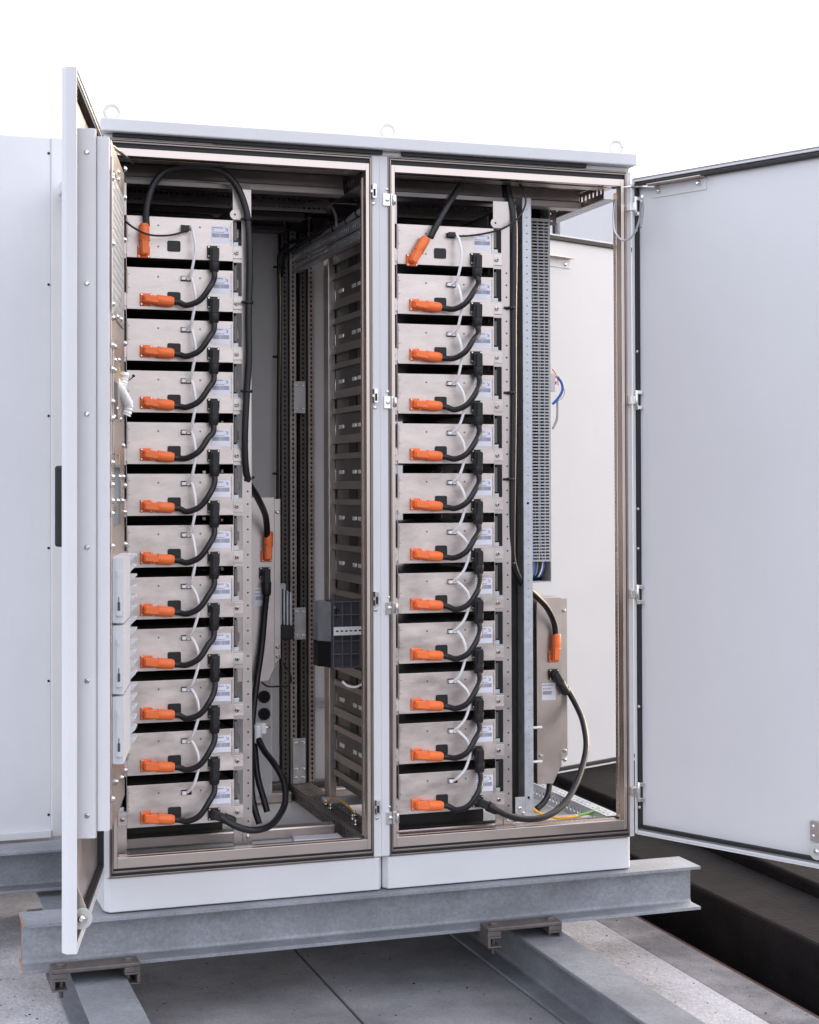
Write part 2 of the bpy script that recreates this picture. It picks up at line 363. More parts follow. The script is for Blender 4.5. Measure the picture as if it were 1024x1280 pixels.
# white posts and plinth
m = M(); m.box(.7705, .8185, -.002, .05, .1, 2.135, paint); m.box(.793, .797, -.0035, -.0015, .1, 2.135, paint); P('centre_post', m, .002)
m = M(); m.box(1.588, 1.604, -.002, .05, .1, 2.135, paint); P('corner_post', m, .002)
m = M(); m.box(-.004, .012, -.002, .05, .1, 2.135, paint); P('corner_post', m, .002)
for x0, x1 in ((.0, .7985), (.8025, 1.598)):
    c = .012
    m = M(); m.prism([(x0, .02), (x0+c, 0), (x1-c, 0), (x1, .02), (x1, .05), (x0, .05)], 2, .0035, .097, paint); P('plinth_panel', m, .003)
for x in (.70, 1.50, .15, .93):
    m = M(); m.screw((x, .012, .096), (0, 0, 1), .006); P('screw', m)
m = M(); m.box(1.5985, 1.602, .03, D, .0035, .097, paint); m.box(-.002, .0, .03, D, .0035, .097, paint); P('plinth_side', m, .001)
rimdark = mat('shaded_rim_steel', (.30, .255, .23), .38, 1., var=.12, vscale=8, rvar=.05)  # darker copy of the rim steel, groove shade put into its colour
# stainless door rims of the two bays
def ring(m, x0, x1, z0, z1, wl, wr, wb, wt, y0, y1, mt):
    m.box(x0, x0+wl, y0, y1, z0, z1, mt); m.box(x1-wr, x1, y0, y1, z0, z1, mt)
    m.box(x0+wl, x1-wr, y0, y1, z0, z0+wb, mt); m.box(x0+wl, x1-wr, y0, y1, z1-wt, z1, mt)
for bx0, bx1 in ((.012, .7705), (.8185, 1.588)):
    m = M(); e = .0006
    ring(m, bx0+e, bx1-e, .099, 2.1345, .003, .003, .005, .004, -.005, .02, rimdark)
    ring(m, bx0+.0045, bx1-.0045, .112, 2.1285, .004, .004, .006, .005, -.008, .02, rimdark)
    ring(m, bx0+.0095, bx1-.0095, .124, 2.1105, .0105, .0105, .029, .0215, -.006, .012, rimsteel)
    ring(m, bx0+.004, bx1-.004, .1045, 2.1295, .0155, .0155, .045, .036, .0125, .03, rimsteel)
    P('door_rim', m, .0012)
    m = M(); ring(m, bx0+.0035, bx1-.0035, .1045, 2.1335, .006, .006, .02, .03, -.003, .0115, rubber); P('rim_gasket', m)
    # perforated inner frame right behind the rim
    L_ = bx1-bx0-.06
    m = M()
    m.perf(L_, .018, .0165, .010, .005, [.009], .002, rimsteel, lambda u, v, w: (bx0+.03+u, .031+v, .149+w))
    m.perf(L_, .045, .0125, .008, .005, [.012, .032], .002, rimsteel, lambda u, v, w: (bx0+.03+u, .031+v, 2.088+w))
    for X in (bx1-.0215, bx0+.0195):
        m.perf(1.92, .016, .0125, .006, .005, [.008], .002, rimsteel, lambda u, v, w: (X+w, .031+v, .155+u))
    P('inner_frame', m)
# floor, ceiling, rear walls
m = M(); m.box(.005, 1.595, .05, D-.01, .092, .1, paint_in); P('floor_panel', m)
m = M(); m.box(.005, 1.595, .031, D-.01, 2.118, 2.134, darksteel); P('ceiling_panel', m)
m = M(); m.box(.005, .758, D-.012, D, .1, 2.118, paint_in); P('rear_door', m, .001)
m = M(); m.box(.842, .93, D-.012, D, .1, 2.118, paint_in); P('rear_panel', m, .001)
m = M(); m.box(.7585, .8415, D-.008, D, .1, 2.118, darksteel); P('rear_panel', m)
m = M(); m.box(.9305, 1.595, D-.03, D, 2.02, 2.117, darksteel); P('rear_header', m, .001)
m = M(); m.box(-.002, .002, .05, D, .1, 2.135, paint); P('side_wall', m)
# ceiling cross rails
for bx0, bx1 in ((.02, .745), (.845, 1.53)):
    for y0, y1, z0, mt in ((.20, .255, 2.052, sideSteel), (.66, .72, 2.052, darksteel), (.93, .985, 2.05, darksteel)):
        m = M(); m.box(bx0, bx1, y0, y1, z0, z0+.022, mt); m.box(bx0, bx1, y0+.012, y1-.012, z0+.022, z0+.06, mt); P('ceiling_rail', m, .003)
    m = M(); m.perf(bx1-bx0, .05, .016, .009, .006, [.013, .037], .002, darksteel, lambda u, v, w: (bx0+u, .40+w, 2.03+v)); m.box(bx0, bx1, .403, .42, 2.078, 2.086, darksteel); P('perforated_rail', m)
# floor cross rails
for bx0, bx1 in ((.02, .748), (.845, 1.545)):
    yy = .315 if bx0 < .1 else .165
    m = M(); m.box(bx0, bx1, yy, yy+.045, .1005, .135, rimsteel); P('floor_rail', m, .006)
    m = M(); m.box(bx0, bx1, .86, .91, .1005, .135, rimsteel); m.box(bx0, bx1, .93, .97, .1005, .155, darksteel); P('floor_rail', m, .005)
m = M(); m.box(.775, .99, .55, .585, .14, .168, galv); P('floor_rail', m, .003)
# perforated depth rails: floor middle pair, floor right, top right, top middle
def depth_rail(x0, x1, z0, z1, face, y0=.07, y1=.965, mt=galv):
    m = M(); L_ = y1-y0
    m.perf(L_, x1-x0, .028, .017, .005, [(x1-x0)*.3, (x1-x0)*.7], .002, mt, lambda u, v, w: (x0+v, y0+u, z1-w))
    fx = x0 if face < 0 else x1
    m.perf(L_, z1-z0-.003, .028, .011, .016, [(z1-z0)*.5], .002, mt, lambda u, v, w: (fx-face*w, y0+u, z0+v))
    P('perforated_rail', m)
depth_rail(.758, .793, .101, .150, -1, mt=darksteel); depth_rail(.797, .832, .101, .150, -1, mt=darksteel)
depth_rail(1.545, 1.592, .101, .152, -1)
depth_rail(1.545, 1.592, 2.062, 2.112, -1, mt=rimsteel)
m = M()
m.perf(.895, .045, .0165, .010, .006, [.012, .033], .002, galv, lambda u, v, w: (1.547+v, .07+u, 2.062-w)); P('perforated_rail', m)
depth_rail(.758, .793, 2.062, 2.112, -1, mt=darksteel)
# rear middle perforated posts
for x0 in (.738, .803):
    m = M()
    for dx, wd, dy in ((0, .022, .955), (.024, .022, .935)):
        m.perf(1.92, wd, .0165, .009, .006, [wd/2], .002, darksteel if dx == 0 else sideSteel, lambda u, v, w: (x0+dx+v, dy+w, .135+u))
        m.box(x0+dx, x0+dx+.0025, dy+.002, .985, .135, 2.055, darksteel)
        m.box(x0+dx+wd-.0025, x0+dx+wd, dy+.002, .985, .135, 2.055, darksteel)
    m.box(x0-.004, x0+.05, .97, .985, .13, 2.06, void)
    P('rear_post', m)
m = M(); m.box(.768, .812, .925, .9285, .150, .305, galv)
for x in (.778, .803):
    for z in (.17, .2, .29): m.screw((x, .925, z), (0, -1, 0), .005)
P('corner_bracket', m, .001)
for z in (1.48, .70):
    m = M(); m.box(.772, .812, .92, .9235, z-.055, z+.055, galv)
    for a in (-.04, .04): m.screw((.78, .92, z+a), (0, -1, 0), .004); m.screw((.803, .92, z+a), (0, -1, 0), .004)
    P('joining_plate', m, .001)
m = M(); m.perf(.13, .035, .03, .018, .008, [.0175], .002, galv, lambda u, v, w: (.80+u, .98+w, .40+v)); P('cross_bar', m)
# upper perforated tray rail along the partition
m = M()
m.perf(.87, .030, .024, .012, .014, [.015], .002, galv, lambda u, v, w: (.775+w, .09+u, 1.945+v))
m.perf(.87, .022, .024, .015, .006, [.011], .002, galv, lambda u, v, w: (.775+w, .09+u, 1.918+v))
m.box(.777, .80, .09, .96, 1.914, 1.918, galv); m.box(.777, .80, .09, .96, 1.975, 1.978, galv)
P('partition_rail', m)
# right rear post
m = M(); m.perf(1.92, .04, .0165, .009, .006, [.012, .03], .002, rimsteel, lambda u, v, w: (1.55+v, .95+w, .135+u)); m.box(1.55, 1.592, .953, .99, .1, 2.1, darksteel); P('rear_post', m)

# hinges and latch keepers on the centre post
for (x, y, z) in ((0.8194,0.0000,2.0076), (0.8200,0.0000,1.4163), (0.8229,0.0000,0.8177), (0.8234,0.0000,0.2098)):
    m = M(); m.box(x-.016, x+.013, -.007, -.0022, z-.018, z+.018, screwm); m.cyl((x+.016, -.0135, z-.014), (0, 0, 1), .0048, .028, screwm, 12)
    m.screw((x-.004, -.007, z), (0, -1, 0), .0065); m.screw((x-.004, -.002, z+.031), (0, -1, 0), .005); P('hinge', m, .001)
for (x, y, z) in ((0.7718,0.0000,2.0284), (0.7749,0.0000,1.4343), (0.7755,0.0000,0.8468), (0.7773,0.0000,0.2452)):
    m = M(); m.box(x-.005, x+.006, -.022, -.0022, z-.020, z+.020, screwm); m.box(x-.0035, x+.0035, -.0225, -.0215, z-.015, z+.006, void)
    m.box(x-.009, x+.009, -.017, -.012, z-.004, z+.004, screwm)
    m.screw((x+.002, -.002, z-.033), (0, -1, 0), .006); P('latch_keeper', m, .001)

# ---- left door, open past ninety degrees
LH = Vector((0, -.02, 0)); Ld = Vector((-.218, -.976, 0)); Ln = Vector((.976, -.218, 0))
def TL(u, n, z): q = LH+Ld*u+Ln*n; return (q.x, q.y, z)
ZL = .010
RH = Vector((1.590, -.018, 0)); Rd = Vector((.434, -.901, 0)); Rn = Vector((-.901, -.434, 0))
def TR(u, n, z): q = RH+Rd*u+Rn*n; return (q.x, q.y, z)
def make_door(T, label, stainless):
    m = M(T); z0, z1 = (.122, 2.126) if stainless else (.112, 2.112); inner = steel if stainless else paint_in
    # pan: skin with folded edges, chamfered towards the outside
    m.prism([(.012, -.036), (.768, -.036), (.783, -.024), (.783, -.0005), (.779, -.0005), (.779, -.022), (.012, -.022)], 2, z0, z1, paint)
    m.box(.0126, .7788, -.0219, -.0006, z0+.0003, z0+.004, paint); m.box(.0126, .7788, -.0219, -.0006, z1-.004, z1-.0003, paint)
    m.box(.008, .0125, -.036, -.0005, z0+.002, z1-.002, paint)
    d = m.build('door', cab, .002, CO, label=label)
    # inner lips
    m = M(T); ring(m, .0126, .7785, z0+.0045, z1-.0045, .014 if stainless else .0025, .014, .008, .008, -.0085, -.004, paint); m.build('door_lip', d, .001, CO)
    m = M(T); m.box(.02, .772, -.0217, -.0205, z0+.0045, z1-.0045, inner); m.build('inner_sheet', d, 0, CO)
    m = M(T); ring(m, .0275 if stainless else .0155, .763, z0+.018, z1-.018, .009, .009, .011, .011, -.0202, -.004, rubber); m.build('door_gasket', d, .002, CO)
    return d
dl = make_door(TL, 'left door, seen nearly edge on, carrying stainless panel and pale fuse switches', True)
dr = make_door(TR, 'right door swung wide, blank light grey inner face', False)
# outside handle of the left door
m = M(TL); m.box(.690, .714, -.058, -.0362, 1.035, 1.222, blackp); m.build('door_handle', dl, .006, CO)
# side flange and mounting plate on the left door
m = M(TL)
m.box(.738, .7405, -.020, .0355, .372, 1.995, paint); m.box(.7255, .738, .0355, .038, .372, 1.995, paint)
m.build('side_flange', dl, .001, CO)
m = M(TL); m.box(.7425, .7445, -.0195, -.006, .338, 2.03, paint); m.build('edge_strip', dl, .0008, CO)
for py in (192, 356, 519, 685, 851, 1018):
    z = 1.1727-(py-610)/545.
    m = M(TL); m.screw((.7405, .018, z), (1, 0, 0), .006); m.build('screw', dl, 0, CO)
for k in range(11):
    z = .44+k*.15
    m = M(TL); m.screw((.7445, -.013, z), (1, 0, 0), .0045); m.build('rivet', dl, 0, CO)
m = M(TL); m.box(.722, .7245, .039, .0665, .385, 1.980, paint); m.box(.700, .722, .0645, .0665, .385, 1.980, paint); m.box(.7245, .7255, .0385, .0395, .385, 1.98, glassgrey)
m.build('mounting_profile', dl, .001, CO)
PN = .067
m = M(TL)
us = [.28, .36, .40, .64, .66, .698]; 
m.grid([.282, .40, .62, .700], [.382, .99, 1.08, 1.22, 1.56, 1.905, 1.978], lambda i, j: i == 1 and j == 2, .0025, steel, lambda u, v, w: (u, PN+w, v))
m.box(.282, .2845, .03, PN-.0005, .382, 1.978, steel)
m.build('mounting_plate', dl, .0006, CO)
m = M(TL); m.box(.39, .63, .02, .0225, 1.07, 1.23, galv); m.box(.39, .3925, .0225, PN-.001, 1.07, 1.23, galv); m.box(.6275, .63, .0225, PN-.001, 1.07, 1.23, galv)
m.cyl((.42, .045, 1.125), (1, 0, .1), .018, .18, greyw, 12); m.build('component_recess', dl, 0, CO)
meshback = mat('filter_mat', (.10, .115, .15), .8)
# filter grille
m = M(TL); us = [.358+i*.009 for i in range(40)]; vs = [1.585+i*.009 for i in range(37)]
m.grid(us, vs, lambda i, j: i % 2 == 1 and j % 2 == 1, .0015, galv, lambda u, v, w: (u, PN+.004+w, v))
m.box(.358, .709, PN+.0027, PN+.0032, 1.585, 1.909, meshback); m.build('filter_grille', dl, 0, CO)
m = M(TL); ring(m, .345, .7, 1.572, 1.94, .012, .012, .012, .03, PN+.0027, PN+.0062, steel); m.build('grille_frame', dl, .0006, CO)
m = M(TL); m.box(.44, .68, PN+.003, PN+.006, 1.25, 1.50, steel); m.box(.56, .66, PN+.0062, PN+.0068, 1.335, 1.42, glassgrey)
m.prism([(.47, PN+.003), (.50, PN+.003), (.50, PN+.006), (.47, PN+.006)], 2, 1.225, 1.2499, steel); m.prism([(.58, PN+.003), (.61, PN+.003), (.61, PN+.006), (.58, PN+.006)], 2, 1.225, 1.2499, steel)
m.build('cover_plate', dl, .0006, CO)
SCR = [(0.2416,0.0700,1.9898), (0.2995,0.0700,1.9147), (0.7525,0.0700,1.8889), (0.6955,0.0700,1.8962), (0.5389,0.0700,1.9166), (0.5388,0.0700,1.9341), (0.7533,0.0700,1.7366), (0.3004,0.0700,1.8056), (0.7316,0.0700,1.5963), (0.6859,0.0700,1.5661), (0.5661,0.0700,1.5805), (0.4385,0.0700,1.5880), (0.7094,0.0700,1.5008), (0.6393,0.0700,1.5031), (0.2742,0.0700,1.5409), (0.6395,0.0700,1.4711), (0.5168,0.0700,1.4807), (0.7325,0.0700,1.4455), (0.6397,0.0700,1.4466), (0.6871,0.0700,1.3707), (0.5921,0.0700,1.3585), (0.7332,0.0700,1.3316), (0.6640,0.0700,1.3364), (0.4665,0.0700,1.3389), (0.3603,0.0700,1.2767), (0.7338,0.0700,1.2288), (0.6882,0.0700,1.1961), (0.4933,0.0700,1.1972), (0.3609,0.0700,1.1980), (0.7565,0.0700,1.1775), (0.2630,0.0700,1.1759), (0.6885,0.0700,1.1404), (0.5443,0.0700,1.1391), (0.3885,0.0700,1.1378), (0.7117,0.0700,1.1111), (0.3062,0.0700,1.1084), (0.7122,0.0700,1.0356), (0.2786,0.0700,1.0258), (0.7156,0.0700,0.4539), (0.5980,0.0700,0.4747), (0.4206,0.0700,0.4524), (0.2692,0.0700,0.4479)]
for u, n, z in SCR:
    if u < .29 or u > .70: u = min(max(u, .29), .70)
    m = M(TL); m.screw((u, PN+.0026, z), (0, 1, 0), .0075, h=.0075); m.build('screw', dl, 0, CO)
# three fuse switch blocks with comb edges
for k, (za, zb) in enumerate(((.855, 1.008), (.69, .850), (.528, .685))):
    m = M(TL)
    m.box(.44, .672, PN+.003, PN+.028, za, zb, fusem); m.box(.45, .678, PN+.003, PN+.012, za+.002, zb-.002, fusem)
    m.box(.6725, .680, PN+.012, PN+.025, za+.018, zb-.03, fusem)
    m.box(.6805, .6812, PN+.015, PN+.021, za+.03, za+.05, glassgrey); m.box(.6805, .6812, PN+.017, PN+.0188, za+.05, za+.062, glassgrey)
    m.box(.6805, .683, PN+.014, PN+.021, zb-.045, zb-.036, fusem)
    n_ = 6; h = (zb-za)/n_
    for i in range(n_):
        z = za+i*h
        m.prism([(PN+.003, z+.0005), (PN+.003, z+h-.0005), (PN+.040, z+h-.0025), (PN+.040, z+h*.72), (PN+.022, z+.0005)], 0, .37, .4395, fusem)
    m.build('fuse_switch', dl, .0012, CO)
# door roller, stay, foot
m = M(TL); m.prism([(-.018, .262), (-.004, .262), (.020, .205), (.021, .188), (.012, .178), (-.004, .180), (-.018, .21)], 0, .735, .738, steel); m.build('roller_bracket', dl, .0006, CO)
m = M(TL); m.cyl((.7395, .006, .192), (1, 0, 0), .024, .008, rollerm, 28); m.cyl((.7475, .006, .192), (1, 0, 0), .014, .0015, steel, 20); m.screw((.749, .006, .192), (1, 0, 0), .009); m.build('roller', dl, .0015, CO)
m = M(TL)
for z in (.262, .225, .21, .155): m.screw((.762, -.012, z), (1, 0, 0), .0045)
m.build('screw', dl, 0, CO)
m = M(); m.tube([(-0.0094,-0.2000,2.0735), (0.0856,0.0600,2.0846)], .0045, rimsteel, 8); m.build('door_stay', dl, 0, CO)

# ---- right door fittings
RU = (0.6203,-0.0000,0.1888)[0]
m = M(TR); a = (0.1067,-0.0000,2.0754); b = (0.3038,0.0000,2.0674)
m.box(.075, .272, -.0203, -.0175, 2.044, 2.080, paint_in); m.box(.075, .272, -.0175, .016, 2.080, 2.083, rimsteel)
m.screw((.10, -.0175, 2.062), (0, 1, 0), .008, h=.01); m.screw((.245, -.0175, 2.066), (0, 1, 0), .008, h=.01); m.build('stay_bracket', dr, .001, CO)
m = M(); m.tube([(1.5927,-0.0300,2.0842), TR(.10, .004, 2.073)], .0042, screwm, 8); m.tube([(1.5591,0.0400,2.0910), (1.5927,-0.0300,2.0842)], .0042, screwm, 8); m.build('door_stay', dr, 0, CO)
for (x, y, z) in ((1.5924,-0.0300,2.0242), (1.5889,-0.0300,1.4324), (1.5881,-0.0300,0.8404), (1.5846,-0.0300,0.2412)):
    m = M(); m.cyl((1.602, -.036, z-.030), (0, 0, 1), .0052, .060, screwm, 12); m.box(1.583, 1.600, -.034, -.006, z-.013, z+.013, screwm)
    m.box(1.602, 1.618, -.045, -.034, z+.017, z+.029, screwm); m.box(1.602, 1.618, -.045, -.034, z-.029, z-.017, screwm); m.build('hinge', dr, .0015, CO)
for z in (1.58, 1.95, 1.10, .98, .50, .195):
    m = M(TR); m.screw((.024, -.0035, z), (0, 1, 0), .005); m.build('screw', dr, 0, CO)
m = M(TR); m.box(RU-.006, RU+.03, -.0203, -.004, .185, .240, steel); m.screw((RU+.004, -.004, .226), (0, 1, 0), .006); m.screw((RU+.004, -.004, .199), (0, 1, 0), .006); m.build('roller_bracket', dr, .001, CO)
m = M(TR); m.cyl((RU+.020, -.003, .160), (0, 1, 0), .023, .009, rollerm, 28); m.screw((RU+.020, .006, .160), (0, 1, 0), .009); m.build('roller', dr, .001, CO)
# braided earth straps between post and right door
m = M(); m.tube([(1.5650,0.0300,2.0525), (1.5448,0.0000,1.9972), (1.5402,-0.0200,1.9449), (1.5594,-0.0300,1.9198), (1.5769,-0.0600,1.9260), (1.5863,-0.0900,1.9704), (1.5796,-0.1200,2.0278)], .0032, galv, 8)
m.screw((1.577, -.002, 2.03), (0, -1, 0), .006); m.build('earth_strap', dr, 0, CO)
m = M(); m.tube([(1.5823,-0.1200,2.0376), (1.5848,-0.1200,1.9992), (1.5765,-0.1200,1.9435)], .0035, greyw, 8); m.screw((1.5823,-0.1200,2.0376), (-.5, -1, 0), .006); m.build('earth_strap', dr, 0, CO)

# ------------------------------------------------------------------ rear door behind the right bay
a = Vector((1.605, .94, 0)); dd = Vector((.357, .161, 0)).normalized(); nn = Vector((dd.y, -dd.x, 0))
def TB(u, n, z): q = a+dd*u+nn*n; return (q.x, q.y, z)
t = thing('rear_door', 'open rear door with dark gasket seen through the empty side of the right bay', 'door', (1.605, .94, 0)); O = (1.605, .94, 0)
m = M(TB); m.box(.0, .80, -.03, -.002, .107, 2.107, paint_in); m.build('door_panel', t, .003, O)
m = M(TB); ring(m, .006, .794, .115, 2.099, .01, .01, .014, .014, -.0018, .008, rubber); m.build('door_gasket', t, .002, O)
m = M(TB); ring(m, .0005, .7995, .1075, 2.1065, .004, .004, .0065, .006, -.0018, .006, paint); m.build('door_lip', t, .001, O)
m = M(TB); m.box(.06, .30, -.0015, .001, 1.985, 2.02, paint_in); m.box(.06, .30, .001, .025, 2.02, 2.023, rimsteel); m.screw((.27, .001, 2.0), (0, 1, 0), .008); m.build('stay_bracket', t, .001, O)

# ------------------------------------------------------------------ battery racks
Bw, Bh = .3065, .119
COLS = [dict(x=.0745, y=.10, top=1.9423, p=.1466, n='left'), dict(x=.8675, y=.06, top=1.9500, p=.1480, n='right')]
def rack(c):
    X, Y, top, p_ = c['x'], c['y'], c['top'], c['p']; zb = top-11*p_-Bh
    t = thing('battery_rack', 'slotted steel rack holding the stack of modules in the %s bay' % c['n'], 'rack', (X, Y, .1), 'battery racks'); O = (X, Y, .1)
    # stiles
    zs = [.138]
    for r in range(11, -1, -1):
        z0 = top-r*p_-Bh
        zs += [z0+.047, z0+p_-.003]
    zs[-1] = top+.0; zs.append(2.035)
    for side in (1, -1):
        m = M()
        f = (lambda u, v, w: (X+u, Y+.0035+w, v)) if side > 0 else (lambda u, v, w: (X+Bw-u, Y+.0035+w, v))
        m.grid([.3065, .3085, .3325, .361], zs, lambda i, j: i == 1 and j % 2 == 1 and j < len(zs)-2, .003, steel, f)
        sx = X+.3595 if side > 0 else X-.0545
        m.box(sx-.0015, sx+.0015, Y+.0066, Y+.05, .138, 2.035, steel)
        m.build('front_stile', t, .0008, O)
        m = M()
        for k in range(46):
            z = .17+k*.0366; x = X+.349 if side > 0 else X+Bw-.349
            m.cyl((x, Y+.0034, z), (0, -1, 0), .0028, .0006, void, 8)
        x = X+.349 if side > 0 else X+Bw-.349
        for k in range(46):
            m2 = M(); m2.cyl((x, Y+.0034, .17+k*.0366), (0, -1, 0), .0027, .0006, void, 8)
            if k == 0: first = m2.build('stile_hole', t, 0, O); zz = 0
            else:
                q = first.copy(); S.collection.objects.link(q); q.parent = t; q.location = (0, 0, k*.0366)
        # slide rails seen in the slots
        for r in range(12):
            m = M()
            z0 = top-r*p_-Bh
            xx = X+.3155 if side > 0 else X-.0155
            m.box(xx-.004*side if side > 0 else xx-.005, xx+.005 if side > 0 else xx+.004, Y+.012, Y+.10, z0+.062, z0+.137, darksteel)
            m.box(xx-.009, xx+.009, Y+.010, Y+.10, z0+.046, z0+.058, galv)
            m.build('slide_rail', t, .001, O)
        # rear stile
        m = M(); xr = X+.325 if side > 0 else X-.045
        m.box(xr, xr+.025, .66, .72, .138, 2.03, steel); m.build('rear_stile', t, .003, O)
        # side slats
        for r in range(12):
            z0 = top-r*p_-Bh; xs = X+.312 if side > 0 else X-.026
            m = M()
            for a_, b_, prd in ((.072, .098, .006), (.022, .040, .006)):
                m.box(xs-(prd if side < 0 else 0), xs+.012+(prd if side > 0 else 0), .13, .655, z0+a_, z0+b_, sideSteel)
            m.box(xs+.008, xs+.010, .13, .73, z0-.01, z0+.098, darksteel)
            m.box(xs+.004, xs+.007, .42, .50, z0+.04, z0+.072, blackp); m.box(xs+.004, xs+.007, .28, .33, z0+.04, z0+.072, galv)
            yl = [.13, .285, .325, .36, .395, .415, .455, .555, .61, .655]
            m.grid(yl, [z0+.098, z0+.1235, z0+.1325, z0+p_+.022], lambda i, j: j == 1 and i in (1, 3, 5, 7), .0015, darksteel, lambda u, v, w: (xs+.004+w, u, v))
            m.build('side_slat', t, .0008, O)
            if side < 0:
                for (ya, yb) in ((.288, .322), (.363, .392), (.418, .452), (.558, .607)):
                    m = M(); m.box(xs+.001, xs+.0035, ya, yb, z0+.121, z0+.133, whitep); m.build('slot_daylight', t, .0005, O)  # white boxes stand in for the daylight seen through the slots
    if c['n'] == 'left':
        m = M(); m.box(X-.045, X+.345, .724, .728, .14, 2.03, blackp); m.build('rear_light_stop', t, 0, O)  # black sheet added to keep back light out of the module gaps
    else:
        m = M(); m.box(X+.235, X+.345, .724, .728, .14, 2.03, blackp); m.build('rear_light_stop', t, 0, O)  # narrower black sheet, added against back light behind the right stack
        m = M(); m.box(1.236, 1.325, .20, .203, .15, 2.03, blackp); m.build('side_cover_or_shade_sheet', t, 0, O)  # black sheets added beside the right rack to darken the gaps there
        m = M(); m.box(1.285, 1.470, .52, .523, .14, .79, blackp); m.build('side_cover_or_shade_sheet', t, 0, O)
        m = M(); m.box(1.2365, 1.24, .203, .72, .15, 2.03, blackp); m.build('side_cover_or_shade_sheet', t, 0, O)
    yb_ = .37 if c['n'] == 'left' else .225
    m = M(); m.box(X-.02, X+.33, yb_, yb_+.003, .11, top-11*p_-Bh+.01, blackp); m.build('base_cover', t, 0, O)
    # upper ear with round lug, base bracket
    m = M(); m.box(X+.309, X+.335, Y-.001, Y+.0025, top+.002, top+.032, steel); m.cyl((X+.312, Y+.0028, top+.017), (0, -1, 0), .015, .0042, steel, 20); m.cyl((X+.312, Y-.0015, top+.017), (0, -1, 0), .003, .0008, void, 10); m.build('top_lug', t, .0006, O)
    m = M(); m.box(X+.332, X+.362, Y-.001, Y+.003, .150, .178, steel); m.screw((X+.347, Y-.001, .164), (0, -1, 0), .007); m.build('base_bracket', t, .0006, O)
    m = M(); m.box(X-.05, X+.362, Y+.02, Y+.06, 2.036, 2.05, darksteel); m.build('top_rail', t, .001, O); m = M(); m.box(X-.05, X+.362, .66, .72, 2.031, 2.05, darksteel); m.build('top_rail', t, .001, O)
for c in COLS: rack(c)

# ------------------------------------------------------------------ battery module (one kind, 24 of them)
def make_module(loc, label):
    t = thing('battery_module', label, 'battery module', loc, 'battery modules in the racks')
    m = M()
    m.box(0, Bw, 0, .002, 0, Bh, brushed); m.box(0, .0015, .002, .02, 0, Bh, brushed); m.box(Bw-.0015, Bw, .002, .02, .045, Bh, brushed)
    m.box(Bw, .3345, 0, .002, .0085, .042, brushed); m.box(-.026, 0, 0, .002, .0085, .042, brushed)
    m.build('front_panel', t, .0008)
    m = M()
    m.box(.0025, .0033, -.0004, .0, .045, .112, void); m.box(.0033, .009, -.0004, .0, .0985, .0995, void); m.box(.0033, .009, -.0004, 0, .0595, .0605, void)
    m.build('fold_line', t); m = M()
    m.box(.3000, .3008, -.0004, 0, .043, .112, void); m.box(.2955, .3, -.0004, 0, .0985, .0995, void); m.box(.2955, .3, -.0004, 0, .0595, .0605, void)
    m.build('fold_line', t)
    m = M(); m.box(.004, .302, .0022, .64, .003, .114, darksteel); m.box(.003, .303, .0022, .62, .1145, .116, steel); m.build('casing', t, .001)
    m = M()
    lx0, lx1, lz0, lz1 = .2425, .2975, .0525, .1005
    m.box(lx0, lx1, -.0005, 0, lz0, lz1, labelm)
    def b(x0, x1, z0, z1): m.box(lx0+x0, lx0+x1, -.0008, -.0004, lz0+z0, lz0+z1, ink)
    rnd = random.Random(3); x = .002
    while x < .034: w = rnd.choice((.0022, .003, .0016)); b(x, x+w, .0415, .0440); x += w+.0007
    b(.002, .0045, .036, .0385); b(.0055, .0075, .036, .0385)
    x = .002
    while x < .036: w = rnd.choice((.002, .0028, .0014)); b(x, x+w, .0290, .0312); x += w+.0016
    x = .002
    while x < .0505: w = rnd.choice((.0006, .001, .0016)); b(x, x+w, .0150, .0265); x += w+rnd.choice((.0006, .0010))
    b(.047, .0485, .034, .0425); b(.041, .0485, .034, .0352)
    for k in range(5): b(.0405+k*.0013, .0422+k*.0013, .0425-k*.0015, .0441-k*.0015)
    m.build('label', t)
    m = M(); m.rbox(.1342, .0365, .038, .031, -.0025, 0, .005, blackp); m.build('port_cover', t, .0006)
    m = M(); m.box(.1525, .1835, -.0012, 0, .0835, .0995, void); m.box(.1525, .1835, -.002, -.0012, .0985, .0998, rimsteel); m.box(.1525, .1535, -.002, -.0012, .0835, .0985, rimsteel)
    m.box(.1675, .1685, -.002, -.0012, .0845, .0985, rimsteel); m.build('data_socket', t)
    for (x, z) in ((.0893, .094), (.0893, .0335), (.2096, .094)):
        m = M(); m.cyl((x, 0, z), (0, -1, 0), .0027, .0006, darksteel, 12); m.build('rivet', t)
    for x in (.3160, -.0135):
        m = M(); m.screw((x, -.0002, .025), (0, -1, 0), .0068, h=.006); m.cyl((x, -.006, .025), (0, -1, 0), .003, .0006, void, 6); m.build('screw', t)
    return t
proto = None
for c in COLS:
    for r in range(12):
        z = c['top']-r*c['p']-Bh
        lab = 'stainless battery module front, %s in the stack of the %s bay' % (ORD[r], c['n'])
        if proto is None: proto = make_module((c['x'], c['y'], z), lab)
        else: dup(proto, (c['x'], c['y'], z), lab)

